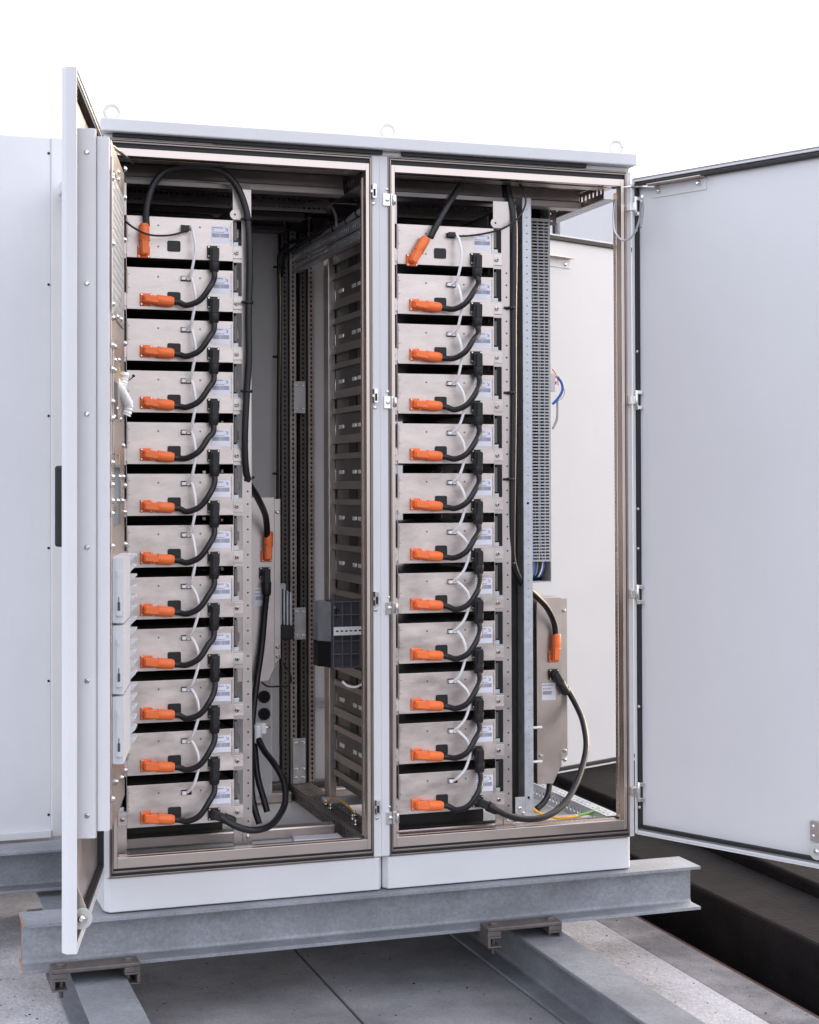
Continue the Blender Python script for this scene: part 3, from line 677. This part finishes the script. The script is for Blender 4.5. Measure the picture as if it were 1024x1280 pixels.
# ------------------------------------------------------------------ plugs and cables
def plug(parent, name, base, ang, L, mt, off=(0, 0, 0), fl=.0355, depth=.034):
    """right-angle high-voltage plug: square flange on the panel (normal -y), body along ang in the xz plane"""
    bx, by, bz = base; ca, sa = cos(ang), sin(ang)
    F = lambda a, b, c: (bx+a*ca-c*sa, by-b, bz+a*sa+c*ca)
    m = M(F)
    m.prism([(-.011, -.008), (-.007, -.0115), (.031, -.0122), (.031, .0122), (-.007, .0115), (-.011, .008)], 1, .006, depth-.006, mt)
    m.prism([(-.008, -.006), (-.005, -.0085), (.031, -.009), (.031, .009), (-.005, .0085), (-.008, .006)], 1, depth-.006, depth, mt)
    m.cyl((.029, depth*.5+.002, 0), (1, 0, 0), .0152, L-.036, mt, 24, .0146); m.cyl((L-.007, depth*.5+.002, 0), (1, 0, 0), .0146, .007, mt, 24, .0118)
    m.cyl((.0285, depth*.5+.002, 0), (1, 0, 0), .0160, .003, mt, 24)
    o = m.build(name, parent, .0012, off)
    m = M(); m.box(bx-fl/2, bx+fl/2, by-.006, by-.0003, bz-fl/2, bz+fl/2, mt); m.build('flange', o, .002, off)
    for sx in (-1, 1):
        for sz in (-1, 1):
            m = M(); m.screw((bx+sx*fl*.38, by-.006, bz+sz*fl*.38), (0, -1, 0), .0032); m.build('screw', o, 0, off)
    return (bx+L*ca, by-depth*.5-.002, bz+L*sa)
def jumper(loc, p_, dy, label, sag):
    j = lambda a: sag*a
    t = thing('jumper_cable', label, 'power cable', loc, 'jumper cables between neighbouring modules')
    e = plug(t, 'orange_plug', (.0545, 0, .0275), rad(-5.5+sag*1.3), .076, orange)
    q = plug(t, 'black_plug', (.2475, 0, .0245+p_), rad(-92+sag*1.5), .060, blackp)
    m = M(); m.tube([(e[0]-.01, e[1], e[2]+.001), (e[0]+.015, e[1]-.001, e[2]-.002), (.166, -.026-dy*.5, .0145-j(.003)), (.202-.3*dy+j(.002), -.034-dy, .031-j(.005)), (.229-.3*dy+j(.003), -.034-dy-j(.004), .068-j(.004)), (q[0]-.002, -.024-dy*.4, q[2]-.018), (q[0], q[1], q[2]+.01)], .0085, cablem, 14); m.build('cable', t)
    return t
ANCH = ['second', 'third', 'fourth', 'fifth', 'sixth', 'seventh', 'eighth', 'ninth', 'tenth', 'eleventh', 'twelfth']
for ci, c in enumerate(COLS):
    pr = {}
    for r in range(1, 12):
        z = c['top']-r*c['p']-Bh; k = (r*7+ci*2) % 4
        lab = 'black jumper cable, orange plug on the %s module down in the %s bay' % (ANCH[r-1], c['n'])
        if k not in pr: pr[k] = jumper((c['x'], c['y'], z), c['p'], .012*(1+ci*1.5), lab, (-.9, -.2, .4, 1.)[k])
        else: dup(pr[k], (c['x'], c['y'], z), lab)
# white data cables, three shapes of sag
def datac(loc, p_, kind, label):
    t = thing('data_cable', label, 'data cable', loc, 'white data cables between neighbouring modules')
    z1 = .0905+p_; z2 = .091
    b1, b2 = ((.186, .187), (.194, .192), (.205, .200))[kind]
    m = M(); m.tube([(.176, -.006, z1), (.182, -.020, z1-.001), (b1, -.036, z1-.030), (b1+.003, -.040, z1-.065), (b2-.004, -.036, z2+.040), (.178, -.026, z2+.014), (.168, -.010, z2+.001)], .0042, whitep, 10); m.build('cable', t)
    for zz, x in ((z1, .1745), (z2, .1605)):
        m = M(); m.box(x-.006, x+.005, -.014, -.0021, zz-.0045, zz+.0045, whitep); m.build('plug', t, .0008)
    return t
for c in COLS:
    pr = {}
    for r in range(1, 12):
        z = c['top']-r*c['p']-Bh; k = (0 if r < 4 else (1 if r < 7 or r == 9 else 2)) if c['n'] == 'right' else (0 if r < 8 else 1)
        lab = 'thin white data cable down to the %s module in the %s bay' % (ANCH[r-1], c['n'])
        if k not in pr: pr[k] = datac((c['x'], c['y'], z), c['p'], k, lab)
        else: dup(pr[k], (c['x'], c['y'], z), lab)

def cable(label, pts, r, mt=cablem, cat='power cable', name='power_cable', ties=(), o=None, group=None):
    O = o or pts[0]
    t = thing(name, label, cat, O, group)
    m = M(); m.tube(pts, r, mt, 14, 10); m.build('cable', t, 0, O)
    for tp, td in ties:
        m = M(); m.cyl(Vector(tp)-Vector(td).normalized()*.004, td, r+.0035, .008, blackp, 14)
        s_ = Vector(td).normalized().cross(Vector((0, 1, 0)))
        m.cyl(Vector(tp)+s_*r, s_, .004, .012, blackp, 6); m.build('cable_tie', t, 0, O)
    return t, O
# left bay main cable: first module up over the arch and down to the junction box
c = COLS[0]; z1 = c['top']-Bh
t, O = cable('thick black cable arching from the top left module down to the left junction box',
    [(0.1273,0.0820,1.9097), (0.1270,0.0800,1.9570), (0.1429,0.0800,2.0192), (0.1748,0.0800,2.0643), (0.2228,0.0800,2.0831), (0.2804,0.0800,2.0888), (0.3385,0.0800,2.0808), (0.3852,0.0800,2.0419), (0.4133,0.0800,1.9764), (0.4226,0.0800,1.9074), (0.4252,0.0820,1.7920), (0.4217,0.0830,1.6531), (0.4227,0.0830,1.5376), (0.4156,0.0840,1.4220), (0.4120,0.0900,1.2836), (0.4258,0.1100,1.1914), (0.4752,0.2000,1.1395), (0.5375,0.3600,1.0818), (0.5580,0.4250,1.0184), (0.5579,0.4250,0.9886)], .0098,
    ties=[((0.4203,0.0800,1.9443), (0, 0, 1)), ((0.4230,0.0830,1.7041), (0, 0, 1)), ((0.4204,0.0840,1.4475), (0, 0, 1)), ((0.4235,0.1100,1.1937), (.3, 0, -1))])
plug(t, 'orange_plug', (c['x']+.0475, c['y'], z1+.0165), rad(91), .078, orange, O)
JB = .45
plug(t, 'orange_plug', (0.5608,0.4480,0.9553), rad(88), .078, orange, O)
# left bay lower cables
t, O = cable('thick black cable looping from the bottom left module plug behind the stile',
    [(0.3347,0.0750,0.2331), (0.3521,0.0700,0.2193), (0.3847,0.0600,0.2008), (0.4314,0.0600,0.1884), (0.4880,0.1000,0.1902), (0.5363,0.1600,0.2148), (0.5585,0.2000,0.2460), (0.5638,0.2500,0.2916), (0.5490,0.3000,0.3322), (0.5311,0.3600,0.3651), (0.5205,0.4000,0.3988)], .0098)
plug(t, 'black_plug', (c['x']+.2475, c['y'], c['top']-11*c['p']-Bh+.0245), rad(-22), .062, blackp, O)
m = M(); m.cyl((0.5205,0.4000,0.3890), (0, 0, 1), .013, .05, whitep, 12);
x, y, z = (0.5328,0.4200,0.4199); m.box(x-.02, x+.018, y-.01, y+.01, z-.012, z+.02, whitep); m.screw((x+.018, y, z+.006), (1, 0, 0), .005, h=.015); m.build('gland', t, .001, O)
t, O = cable('black cable hanging from the plug on the left junction box down behind the stile',
    [(0.5539,0.4200,0.8325), (0.5511,0.4300,0.7823), (0.5407,0.4300,0.6709), (0.5204,0.4200,0.5490), (0.5029,0.4000,0.4292), (0.4910,0.3600,0.3137), (0.4889,0.3300,0.2220), (0.5040,0.3100,0.1523)], .0098)
plug(t, 'black_plug', (0.5556,0.4480,0.9030), rad(-89), .070, blackp, O)
t, O = cable('black cable end standing on the floor beside the loop in the left bay',
    [(0.5150,0.4200,0.3764), (0.5156,0.3800,0.2845), (0.5308,0.3600,0.2138), (0.5384,0.3500,0.1786)], .0098)
# right bay main cables
c = COLS[1]; z1 = c['top']-Bh
t, O = cable('black cable rising to the ceiling from the top module of the right bay',
    [(0.9642,0.0400,1.9101), (0.9819,0.0400,1.9443), (1.0135,0.0500,1.9953), (1.0516,0.0700,2.0488), (1.0848,0.0900,2.0904), (1.1118,0.1200,2.1292)], .0098)
plug(t, 'orange_plug', (c['x']+.0445, c['y'], z1+.012), rad(59), .078, orange, O)
t, O = cable('outer thick black cable running down beside the slotted duct to the right junction box',
    [(1.2349,0.1000,2.1081), (1.2304,0.0700,2.0536), (1.2391,0.0600,1.9915), (1.2413,0.0600,1.8941), (1.2377,0.0600,1.6751), (1.2366,0.0600,1.4321), (1.2329,0.0600,1.1896), (1.2335,0.0700,0.9955), (1.2466,0.0900,0.9338), (1.3016,0.1600,0.8726), (1.3964,0.2700,0.8212), (1.4737,0.3600,0.7746), (1.5252,0.4200,0.7164), (1.5350,0.4300,0.6625), (1.5349,0.4300,0.6415)], .0098,
    ties=[((1.2300,0.0600,1.7113), (0, 0, 1)), ((1.2288,0.0600,1.4538), (0, 0, 1)), ((1.2251,0.0600,1.1920), (0, 0, 1)), ((1.2367,0.0850,0.9366), (0, 0, 1))])
plug(t, 'orange_plug', (1.5325,0.4480,0.6055), rad(86), .078, orange, O)
t, O = cable('inner thick black cable running straight down beside the modules of the right bay',
    [(1.2324,0.1200,2.1116), (1.2294,0.1000,2.0587), (1.2280,0.0750,1.9445), (1.2255,0.0750,1.6762), (1.2244,0.0750,1.4327), (1.2220,0.0750,1.1897), (1.2217,0.0800,0.9711), (1.2309,0.1000,0.9336)], .0098)
t, O = cable('thick black cable looping from the bottom right module up to the right junction box',
    [(1.1416,0.0300,0.2180), (1.1632,0.0200,0.2041), (1.2094,0.0200,0.1820), (1.2653,0.0300,0.1690), (1.3314,0.0500,0.1679), (1.4020,0.0900,0.1872), (1.4678,0.1400,0.2306), (1.5257,0.2000,0.2921), (1.5601,0.2500,0.3458), (1.5859,0.3300,0.4024), (1.5936,0.3900,0.4410), (1.5859,0.4300,0.4811), (1.5716,0.4300,0.5028)], .0098)
plug(t, 'black_plug', (c['x']+.2475, c['y'], c['top']-11*c['p']-Bh+.0245), rad(-27), .064, blackp, O)
plug(t, 'black_plug', (1.5337,0.4480,0.5473), rad(-58), .075, blackp, O)
cable('short black cable under the right junction box bending to the floor', [(1.5315,0.4800,0.1934), (1.5241,0.4700,0.1558), (1.4980,0.4500,0.1268), (1.4609,0.4300,0.1094)], .0098)
# thin signal cables of the top modules
t, O = cable('thin black signal cable curving from the top left module towards the door', [(0.2419,0.0850,1.9065), (0.2139,0.0700,1.8915), (0.1734,0.0600,1.8824), (0.1265,0.0500,1.8822), (0.0868,0.0400,1.8968), (0.0586,0.0300,1.9140), (0.0161,-0.0200,1.9349)], .0030, name='signal_cable', cat='signal cable')
x, y, z = (0.2429,0.0900,1.9096); m = M(); m.box(x-.014, x+.006, .078, .0975, z-.008, z+.008, blackp); m.build('plug', t, .001, O)
t, O = cable('thin black signal cable curving from the top right module up to the ceiling', [(1.0368,0.0450,1.9214), (1.0688,0.0350,1.9190), (1.1309,0.0300,1.9283), (1.1955,0.0300,1.9483), (1.2425,0.0300,1.9820), (1.2662,0.0300,2.0244), (1.2653,0.0400,2.0674), (1.2501,0.0600,2.0993), (1.2374,0.0800,2.1218)], .0030, name='signal_cable', cat='signal cable')
x, y, z = (1.0336,0.0500,1.9232); m = M(); m.box(x-.010, x+.010, .038, .0575, z-.007, z+.007, blackp); m.build('plug', t, .001, O)

# ------------------------------------------------------------------ junction boxes
def jbox(x0, x1, z0, z1, fl, label, lab_x, lab_z, cut, group='stainless junction boxes'):
    y = JB; t = thing('junction_box', label, 'junction box', (x0, y, z0), group); O = (x0, y, z0)
    m = M(); m.prism([(x0, z0), (x1-cut, z0), (x1, z0+cut*2), (x1, z1), (x0, z1)], 1, y, y+.09, steel); m.build('box_body', t, .0015, O)
    m = M(); m.prism([(x1+.0005, z0+cut*2+.01), (x1+fl, z0+cut*2+.03), (x1+fl, z1-.005), (x1+.0005, z1-.005)], 1, y+.006, y+.009, steel); m.build('side_flange', t, .0006, O)
    for z in (z1-.045, z0+.105, z0+.075):
        m = M(); m.screw((x1+fl*.5, y+.006, z), (0, -1, 0), .007, h=.008); m.build('screw', t, 0, O)
    m = M(); m.box(lab_x, lab_x+.05, y-.0008, y-.0002, lab_z, lab_z+.056, labelm)
    rnd = random.Random(5)
    for zz, hh, s in ((.048, .003, .0018), (.036, .003, .0022)):
        x = lab_x+.004
        while x < lab_x+.036: w = rnd.choice((.003, .002, .004)); m.box(x, x+w, y-.0012, y-.0008, lab_z+zz, lab_z+zz+hh, ink); x += w+s
    x = lab_x+.004
    while x < lab_x+.036: w = rnd.choice((.0006, .0011, .0017)); m.box(x, x+w, y-.0012, y-.0008, lab_z+.018, lab_z+.030, ink); x += w+.0008
    m.build('label', t, 0, O)
    return t, O
t, O = jbox(.44, .588, .565, 1.138, .020, 'narrow stainless junction box half hidden behind the left stack', .522, .80, .02)
t, O = jbox(1.475, 1.563, .187, .802, .024, 'narrow stainless junction box on the right with looping black cables', 1.492, .463, .03)
m = M(); m.screw((1.487, .45, .28), (0, -1, 0), .007, h=.008); m.build('screw', t, 0, O)
m = M(); x, y, z = (1.4686,0.4200,0.8204); m.cyl((x, .50, .80), (0, 0, 1), .008, .02, blackp, 10); m.cyl((x, .50, .82), (0, 0, 1), .005, .05, blackp, 8); m.build('cable_gland', t, 0, O)
m = M(); m.box(1.44, 1.474, .47, .49, .70, .76, glassgrey); m.box(1.44, 1.474, .47, .49, .24, .29, glassgrey); m.build('mounting_block', t, .002, O)
for z in (.263, .375):
    m = M(); m.cyl((1.42, .445, z), (1, 0, 0), .0045, .07, whitep, 8); m.build('standoff', t, 0, O)
# lower grey box with cable entries, left bay
x0, y0, z0 = (0.5747,0.7000,0.4929); x1 = (0.6633,0.7000,0.4890)[0]
t = thing('entry_box', 'small grey box with two round black cable entries low in the left bay', 'box', (x0, .8, .2)); O = (x0, .8, .2)
m = M(); m.box(x0-.1, x1, .8, .93, .14, .66, paint_in); m.build('box_body', t, .002, O)
for p in ((0.6358,0.8000,0.4701), (0.6357,0.8000,0.4128)):
    m = M(); m.cyl((p[0], .7995, p[2]), (0, -1, 0), .021, .006, rubber, 24); m.cyl((p[0], .7935, p[2]), (0, -1, 0), .016, .001, void, 20); m.build('cable_entry', t, .001, O)
# heat sink behind the left junction box
x0, y, z0 = (0.6293,0.5500,0.7458); x1 = (0.6714,0.5500,0.7446)[0]; z1 = (0.6374,0.5500,0.8554)[2]; zm = (0.6371,0.5500,0.7277)[2]; zb = (0.6370,0.5500,0.6818)[2]
t = thing('heat_sink', 'ribbed grey heat sink on a dark block behind the left junction box', 'heat sink', (x0, .55, zb)); O = (x0, .55, zb)
m = M()
for k in range(5):
    xa = x0+(x1-x0)*k/5; m.box(xa, xa+.0052, .55+.01*(4-k), .66, zm, z1-.006*(k), galv)
m.box(x0-.03, x1, .64, .67, zm, z1, galv); m.build('fins', t, .0006, O)
m = M(); m.box(x0-.03, x1+.004, .555, .66, zb, zm-.0005, blackp); m.build('base_block', t, .004, O)
cable('thin black wires looping below the left junction box', [(0.5476,0.4600,0.5606), (0.5704,0.4700,0.5460), (0.6039,0.4700,0.5446), (0.6425,0.5000,0.5420), (0.6529,0.5000,0.5592), (0.6478,0.5000,0.5847), (0.6270,0.5000,0.6133)], .0028, name='signal_cable', cat='signal cable')
cable('thin black cable running down beside the rear perforated posts in the left bay', [(0.7810,0.9000,2.0201), (0.7470,0.9000,2.0048), (0.7215,0.9000,1.9734), (0.7144,0.9000,1.9346), (0.7154,0.9000,1.7425), (0.7120,0.9000,1.4682), (0.7100,0.9000,1.1944), (0.7084,0.9000,1.0850)], .0062, ties=[((0.7129,0.9000,1.9236), (0, 0, 1)), ((0.7109,0.9000,1.6161), (0, 0, 1)), ((0.7087,0.9000,1.2163), (0, 0, 1))])
cable('pale grey cable strapped along the ceiling of the left bay', [(0.5302,0.4500,2.0685), (0.5635,0.4500,2.0929), (0.6073,0.4500,2.0953), (0.6722,0.4500,2.0938), (0.7189,0.4300,2.0878), (0.7497,0.4000,2.0641), (0.7617,0.3600,2.0205), (0.7582,0.3300,1.9807)], .0042, greyw, ties=[((0.5738,0.4500,2.0985), (1, 0, 0)), ((0.7138,0.4400,2.0918), (1, 0, 0))])
cable('pale grey cable lying along the ceiling front of the left bay', [(0.0498,0.0600,2.0982), (0.1657,0.0800,2.0956), (0.3057,0.0900,2.0991), (0.4703,0.0900,2.1021), (0.6388,0.0900,2.1051), (0.7397,0.1000,2.1059), (0.7829,0.1200,2.0930)], .0045, greyw, cat='cable', ties=[((0.2884,0.0850,2.0995), (1, 0, 0))])
cable('bundle of cables tied along the upper perforated rail', [(.79, .94, 1.985), (.79, .80, 1.992), (.79, .65, 1.988), (.788, .5, 1.994), (.788, .35, 1.99), (.786, .2, 1.998), (.785, .1, 1.995)], .0105, greyw, cat='cable bundle', name='cable_bundle',
      ties=[((.79, .72, 1.99), (0, 1, 0)), ((.788, .45, 1.992), (0, 1, 0)), ((.788, .3, 1.992), (0, 1, 0)), ((.786, .18, 1.996), (0, 1, 0))])
cable('black cable bent over the upper perforated rail', [(.74, .96, 1.90), (.742, .93, 1.96), (.76, .86, 1.99), (.776, .7, 2.0), (.777, .5, 2.003), (.777, .40, 2.0)], .006, cat='cable')
# power supply with pale rail, centre of the left bay
x0, x1 = .735, .80; z0, z1 = .612, .808
t = thing('rail_device', 'dark slotted plastic device clipped to a short bright rail beside the centre post', 'rail device', (x0, .35, z0)); O = (x0, .35, z0)
a0 = (0.7338,0.3000,0.8185); a1 = (0.8441,0.3000,0.8083); 
X0, X1, ZT, ZB = (0.7287,0.3000,0.8187)[0], (0.8416,0.3000,0.8158)[0]+.01, (0.7287,0.3000,0.8211)[2], (0.7282,0.3000,0.6129)[2]
m = M(); m.box(X0, X1, .30, .36, ZB, ZT, glassgrey)
ribm = mat('grey_plastic_ribs', (.12, .115, .13), .45)
for k in range(5):
    xx = X0+.004+(X1-X0-.008)*k/4; m.box(xx-.0015, xx+.0015, .286, .2995, ZB+.002, ZT-.002, ribm)
for k in range(6):
    zz = ZB+.004+(ZT-ZB-.008)*k/5; m.box(X0, X1, .288, .2996, zz-.0015, zz+.0015, ribm)
m.box(X0+.012, X0+.016, .291, .2925, ZT-.05, ZT-.02, void); m.cyl((X0+.008, .2925, ZT-.02), (0, -1, 0), .004, .002, steel, 10); m.cyl((X0+.021, .2925, ZT-.03), (0, -1, 0), .004, .002, void, 10)
m.build('housing', t, .0008, O)
m = M(); zc = (0.7282,0.3000,0.6203)[2]; zz = (0.7196,0.3600,0.6960)[2]
m.prism([(X0-.001, .30), (X0-.03, .345), (X0-.03, .40), (X0-.001, .40)], 2, zz, ZT-.004, galv); m.build('side_cover_or_shade_sheet', t, .001, O)
m = M(); m.prism([(X0-.001, .30), (X0-.03, .345), (X0-.03, .40), (X0-.001, .40)], 2, ZB+.004, zz-.001, blackp); m.build('lower_cover', t, .001, O)
m = M(); zr = (0.7890,0.2800,0.7290)[2]; xa = (0.7305,0.2800,0.7321)[0]
m.perf(X1-xa+.01, .026, .0145, .009, .0045, [.013], .002, whitep, lambda u, v, w: (xa+u, .278+w, zr-.013+v)); m.box(xa, X1+.01, .2805, .2835, zr-.0128, zr-.0105, galv); m.box(xa, X1+.01, .2805, .2835, zr+.0105, zr+.0128, galv); m.box(xa, X1+.01, .288, .290, zr-.012, zr+.012, void); m.build('mounting_rail', t, .0006, O)
cable('short white wire hooked below the dark rail device', [(0.7493,0.2500,0.5786), (0.7616,0.2400,0.5671), (0.7809,0.2200,0.5638), (0.7977,0.2000,0.5750), (0.8068,0.1800,0.5938)], .004, whitep, cat='wire', name='wire')
cable('yellow and green earth wire on the floor rail of the left bay', [(.775, .53, .158), (.785, .50, .175), (.79, .44, .182), (.80, .38, .178), (.812, .33, .160)], .003, yellow, cat='earth wire', name='earth_wire')
for x, y in ((.775, .53), (.812, .33), (.77, .46), (.79, .28), (.775, .2), (.815, .16), (.78, .12), (.82, .1)):
    m = M(); m.cyl((x, y, .1505), (0, 0, 1), .007, .006, screwm, 6); m.cyl((x, y, .1565), (0, 0, 1), .0035, .012, screwm, 8); P('bolt', m)

# sheet of paper on the floor
t = M(); t.prism([(.600, .262), (.745, .250), (.748, .306), (.607, .312)], 2, .1008, .108, paper); t.build('paper_stack', bevel=.0008, label='thin stack of white paper lying on the floor of the left bay', cat='paper')

# ------------------------------------------------------------------ right bay: galvanised upright, duct, wires
t = thing('mounting_upright', 'bright galvanised perforated upright standing beside the slotted duct', 'upright', (1.30, .14, .14)); O = (1.30, .14, .14)
xa, xb = (1.3028,0.1400,1.1898)[0], (1.3295,0.1400,1.1898)[0]; zt = (1.3203,0.1400,2.0655)[2]; zb = .165
m = M(); m.perf(zt-zb, xb-xa, .025, .0025, .004, [(xb-xa)*.5], .002, galv, lambda u, v, w: (xa+v, .14+w, zb+u)); m.box(xa-.0015, xa, .14, .19, zb, zt, galv); m.box(xb, xb+.0015, .14, .19, zb, zt, galv); m.box(xa, xb, .165, .168, zb, zt, galv); m.build('face', t, .0005, O)
for p in ((1.3158,0.1400,1.1181), (1.3142,0.1400,0.2107)):
    m = M(); m.cyl((p[0], .1399, p[2]), (0, -1, 0), .004, .001, void, 12); m.build('hole', t, 0, O)
m = M(); m.box(xa-.035, xa-.002, .135, .138, .150, .215, galv); m.screw((xa-.02, .135, .18), (0, -1, 0), .007); m.screw((xa-.008, .135, .165), (0, -1, 0), .006); m.build('foot_bracket', t, .001, O)
# dark space behind
dx0, dx1 = (1.3954,0.3000,1.4467)[0], (1.4609,0.3000,1.4476)[0]
zt, zb, zcut = (1.4288,0.3000,2.0316)[2], (1.4235,0.3000,0.9288)[2], (1.4232,0.3000,0.8622)[2]
t = thing('cable_duct', 'tall grey slotted cable duct in the right bay, open at top and bottom', 'cable duct', (dx0, .30, zcut)); O = (dx0, .30, zcut)
m = M(); cx = (dx1-dx0); us = [0, .004, cx*.38, cx*.42, cx*.70, cx*.745, cx-.004, cx]; vs = [0]; z = .006
while z < zt-zb-.008: vs += [z, z+.0058]; z += .0102
vs.append(zt-zb)
m.grid(us, vs, lambda i, j: i in (1, 3, 5) and j % 2 == 1, .002, ductm, lambda u, v, w: (dx0+u, .30+w, zb+v)); m.build('slotted_cover', t, 0, O)
m = M(); m.box(dx1+.0002, dx1+.003, .30, .375, zcut, (1.4711,0.3000,2.0984)[2], ductm); m.box(dx0-.003, dx0-.0002, .30, .375, zcut, zt, ductm); m.box(dx0, dx1, .372, .375, zcut, zt+.05, void); m.box(dx0, dx1, .30, .303, zcut, zcut+.004, ductm); m.build('duct_wall', t, .0005, O)
for i, (mt, dxx, rr) in enumerate(((greyw, .012, .0028), (bluem, .018, .004), (greyw, .026, .0026), (blackp, .034, .005), (whitep, .044, .0026), (bluem, .050, .003))):
    pts = [(dx0+dxx*.9, .335+.004*(i % 3), zt), (dx0+dxx, .33+.004*(i % 2), 1.6), (dx0+dxx+.003*((i % 3)-1), .335, 1.3), (dx0+dxx, .33, 1.0), (dx0+dxx+.002, .318, zb-.002), (dx0+dxx*.6+.004, .315, zcut+.022-.003*i*.6+.006), (dx0+.006, .322, zcut+.012+.002*i)]
    cable('%s inside the slotted duct of the right bay' % ('grey wire, leftmost', 'thick blue wire, second from left', 'third wire from left, grey,', 'thick black cable', 'white wire', 'outermost thin blue wire')[i], pts, rr, mt, cat='wire', name='duct_wire', group='wires in the slotted duct')
# wire tangle right of the duct
pts = [(1.4945,0.3600,1.5503), (1.5143,0.3600,1.5298), (1.5284,0.3600,1.5039), (1.5311,0.3600,1.4726), (1.5167,0.3600,1.4436), (1.4968,0.3600,1.4251)]
cable('thick blue wire bundle bulging out beside the duct', [(1.5143,0.3600,1.5272), (1.5284,0.3600,1.5091), (1.5326,0.3600,1.4883), (1.5254,0.3600,1.4699), (1.5111,0.3600,1.4514), (1.4968,0.3600,1.4381)], .0045, bluem, cat='wire bundle', name='wire_bundle')
cable('thin orange wire curving out beside the duct', [(1.4946,0.3600,1.5529), (1.5058,0.3600,1.5401), (1.5143,0.3600,1.5220), (1.5192,0.3650,1.4988)], .0015, redm, cat='wire', name='wire')
cable('thin grey wire looping widest beside the duct', [(1.5340,0.3600,1.4962), (1.5397,0.3600,1.4806), (1.5339,0.3600,1.4622), (1.5167,0.3600,1.4488), (1.4940,0.3600,1.4407)], .0012, greyw, cat='wire', name='wire')
cable('pale grey cable pair hanging below the wire tangle', [(1.5183,0.3700,1.4520), (1.5181,0.3700,1.4127), (1.5151,0.3700,1.3865), (1.5008,0.3700,1.3576)], .004, greyw, cat='wire', name='wire')
x, y, z = (1.5009,0.3750,1.5096); t = M(); t.box(x-.004, x+.012, .375, .395, z-.03, z+.03, fusem); t.box(x+.012, x+.019, .378, .39, z-.006, z+.004, redm); t.box(x+.012, x+.018, .378, .39, z+.016, z+.022, redm)
t.build('terminal_block', bevel=.001, label='small pale terminal block with orange tabs beside the duct', cat='terminal block')
# yellow earth wire, right bay
t, O = cable('yellow earth wire with green stripe lying across the floor of the right bay', [(1.3473,0.2000,0.1703), (1.3561,0.1700,0.1579), (1.3771,0.1500,0.1480), (1.4105,0.1400,0.1402)], .0042, yellow, cat='earth wire', name='earth_wire')
m = M(); m.tube([(1.4105,0.1400,0.1402), (1.4511,0.1400,0.1399), (1.4828,0.1500,0.1408)], .0043, yellow, 10); m.tube([(1.4828,0.1500,0.1408), (1.5175,0.1600,0.1440), (1.5469,0.1700,0.1477), (1.5738,0.1800,0.1515)], .0042, green, 10); m.build('striped_end', t, 0, O)
x, y, z = (1.5793,0.1800,0.1511); m = M(); m.cyl((x, y, z-.012), (0, 0, 1), .007, .012, screwm, 10); m.build('lug', t, 0, O)

# ------------------------------------------------------------------ white spiral-wrapped loom on the left door
t = thing('wire_loom', 'white spiral wrapped wire loom with yellow wire hanging on the left door panel', 'wire loom', TL(.5, .08, 1.4)); O = TL(.5, .08, 1.4)
def loom(pts, r):
    m = M(TL); m.tube(pts, r, whitep, 16, 22, rr=lambda q: r*(.88+.34*((q*len(pts)*1.6) % 1.0))); m.build('spiral_wrap', t, 0, O)
loom([(0.5201,0.0587,1.4357), (0.5000,0.0687,1.4195), (0.4700,0.0761,1.4057), (0.4400,0.0837,1.3896), (0.4200,0.0882,1.3767), (0.4200,0.0862,1.3608), (0.4200,0.0823,1.3508)], .0115)
loom([(0.4400,0.0818,1.4570), (0.4400,0.0798,1.4411), (0.4500,0.0786,1.4226), (0.4600,0.0773,1.4102)], .0105)
m = M(TL); m.tube([(0.5000,0.0668,1.4722), (0.5000,0.0707,1.4566), (0.4900,0.0718,1.4338), (0.4800,0.0769,1.4227), (0.4600,0.0812,1.4181)], .0045, yellow, 10); m.build('yellow_wire', t, 0, O)
m = M(TL); m.tube([(0.5601,0.0619,1.4676), (0.5601,0.0600,1.4542), (0.5501,0.0592,1.4395)], .004, green, 10); m.build('green_wire', t, 0, O)
m = M(TL); m.tube([(0.4400,0.0857,1.4332), (0.4300,0.0948,1.4398), (0.4200,0.1020,1.4485)], .0016, blackp, 8); m.cyl((0.4200,0.1020,1.4485), (1, 0, 0), .004, .006, blackp, 8); m.build('cable_tie', t, 0, O)
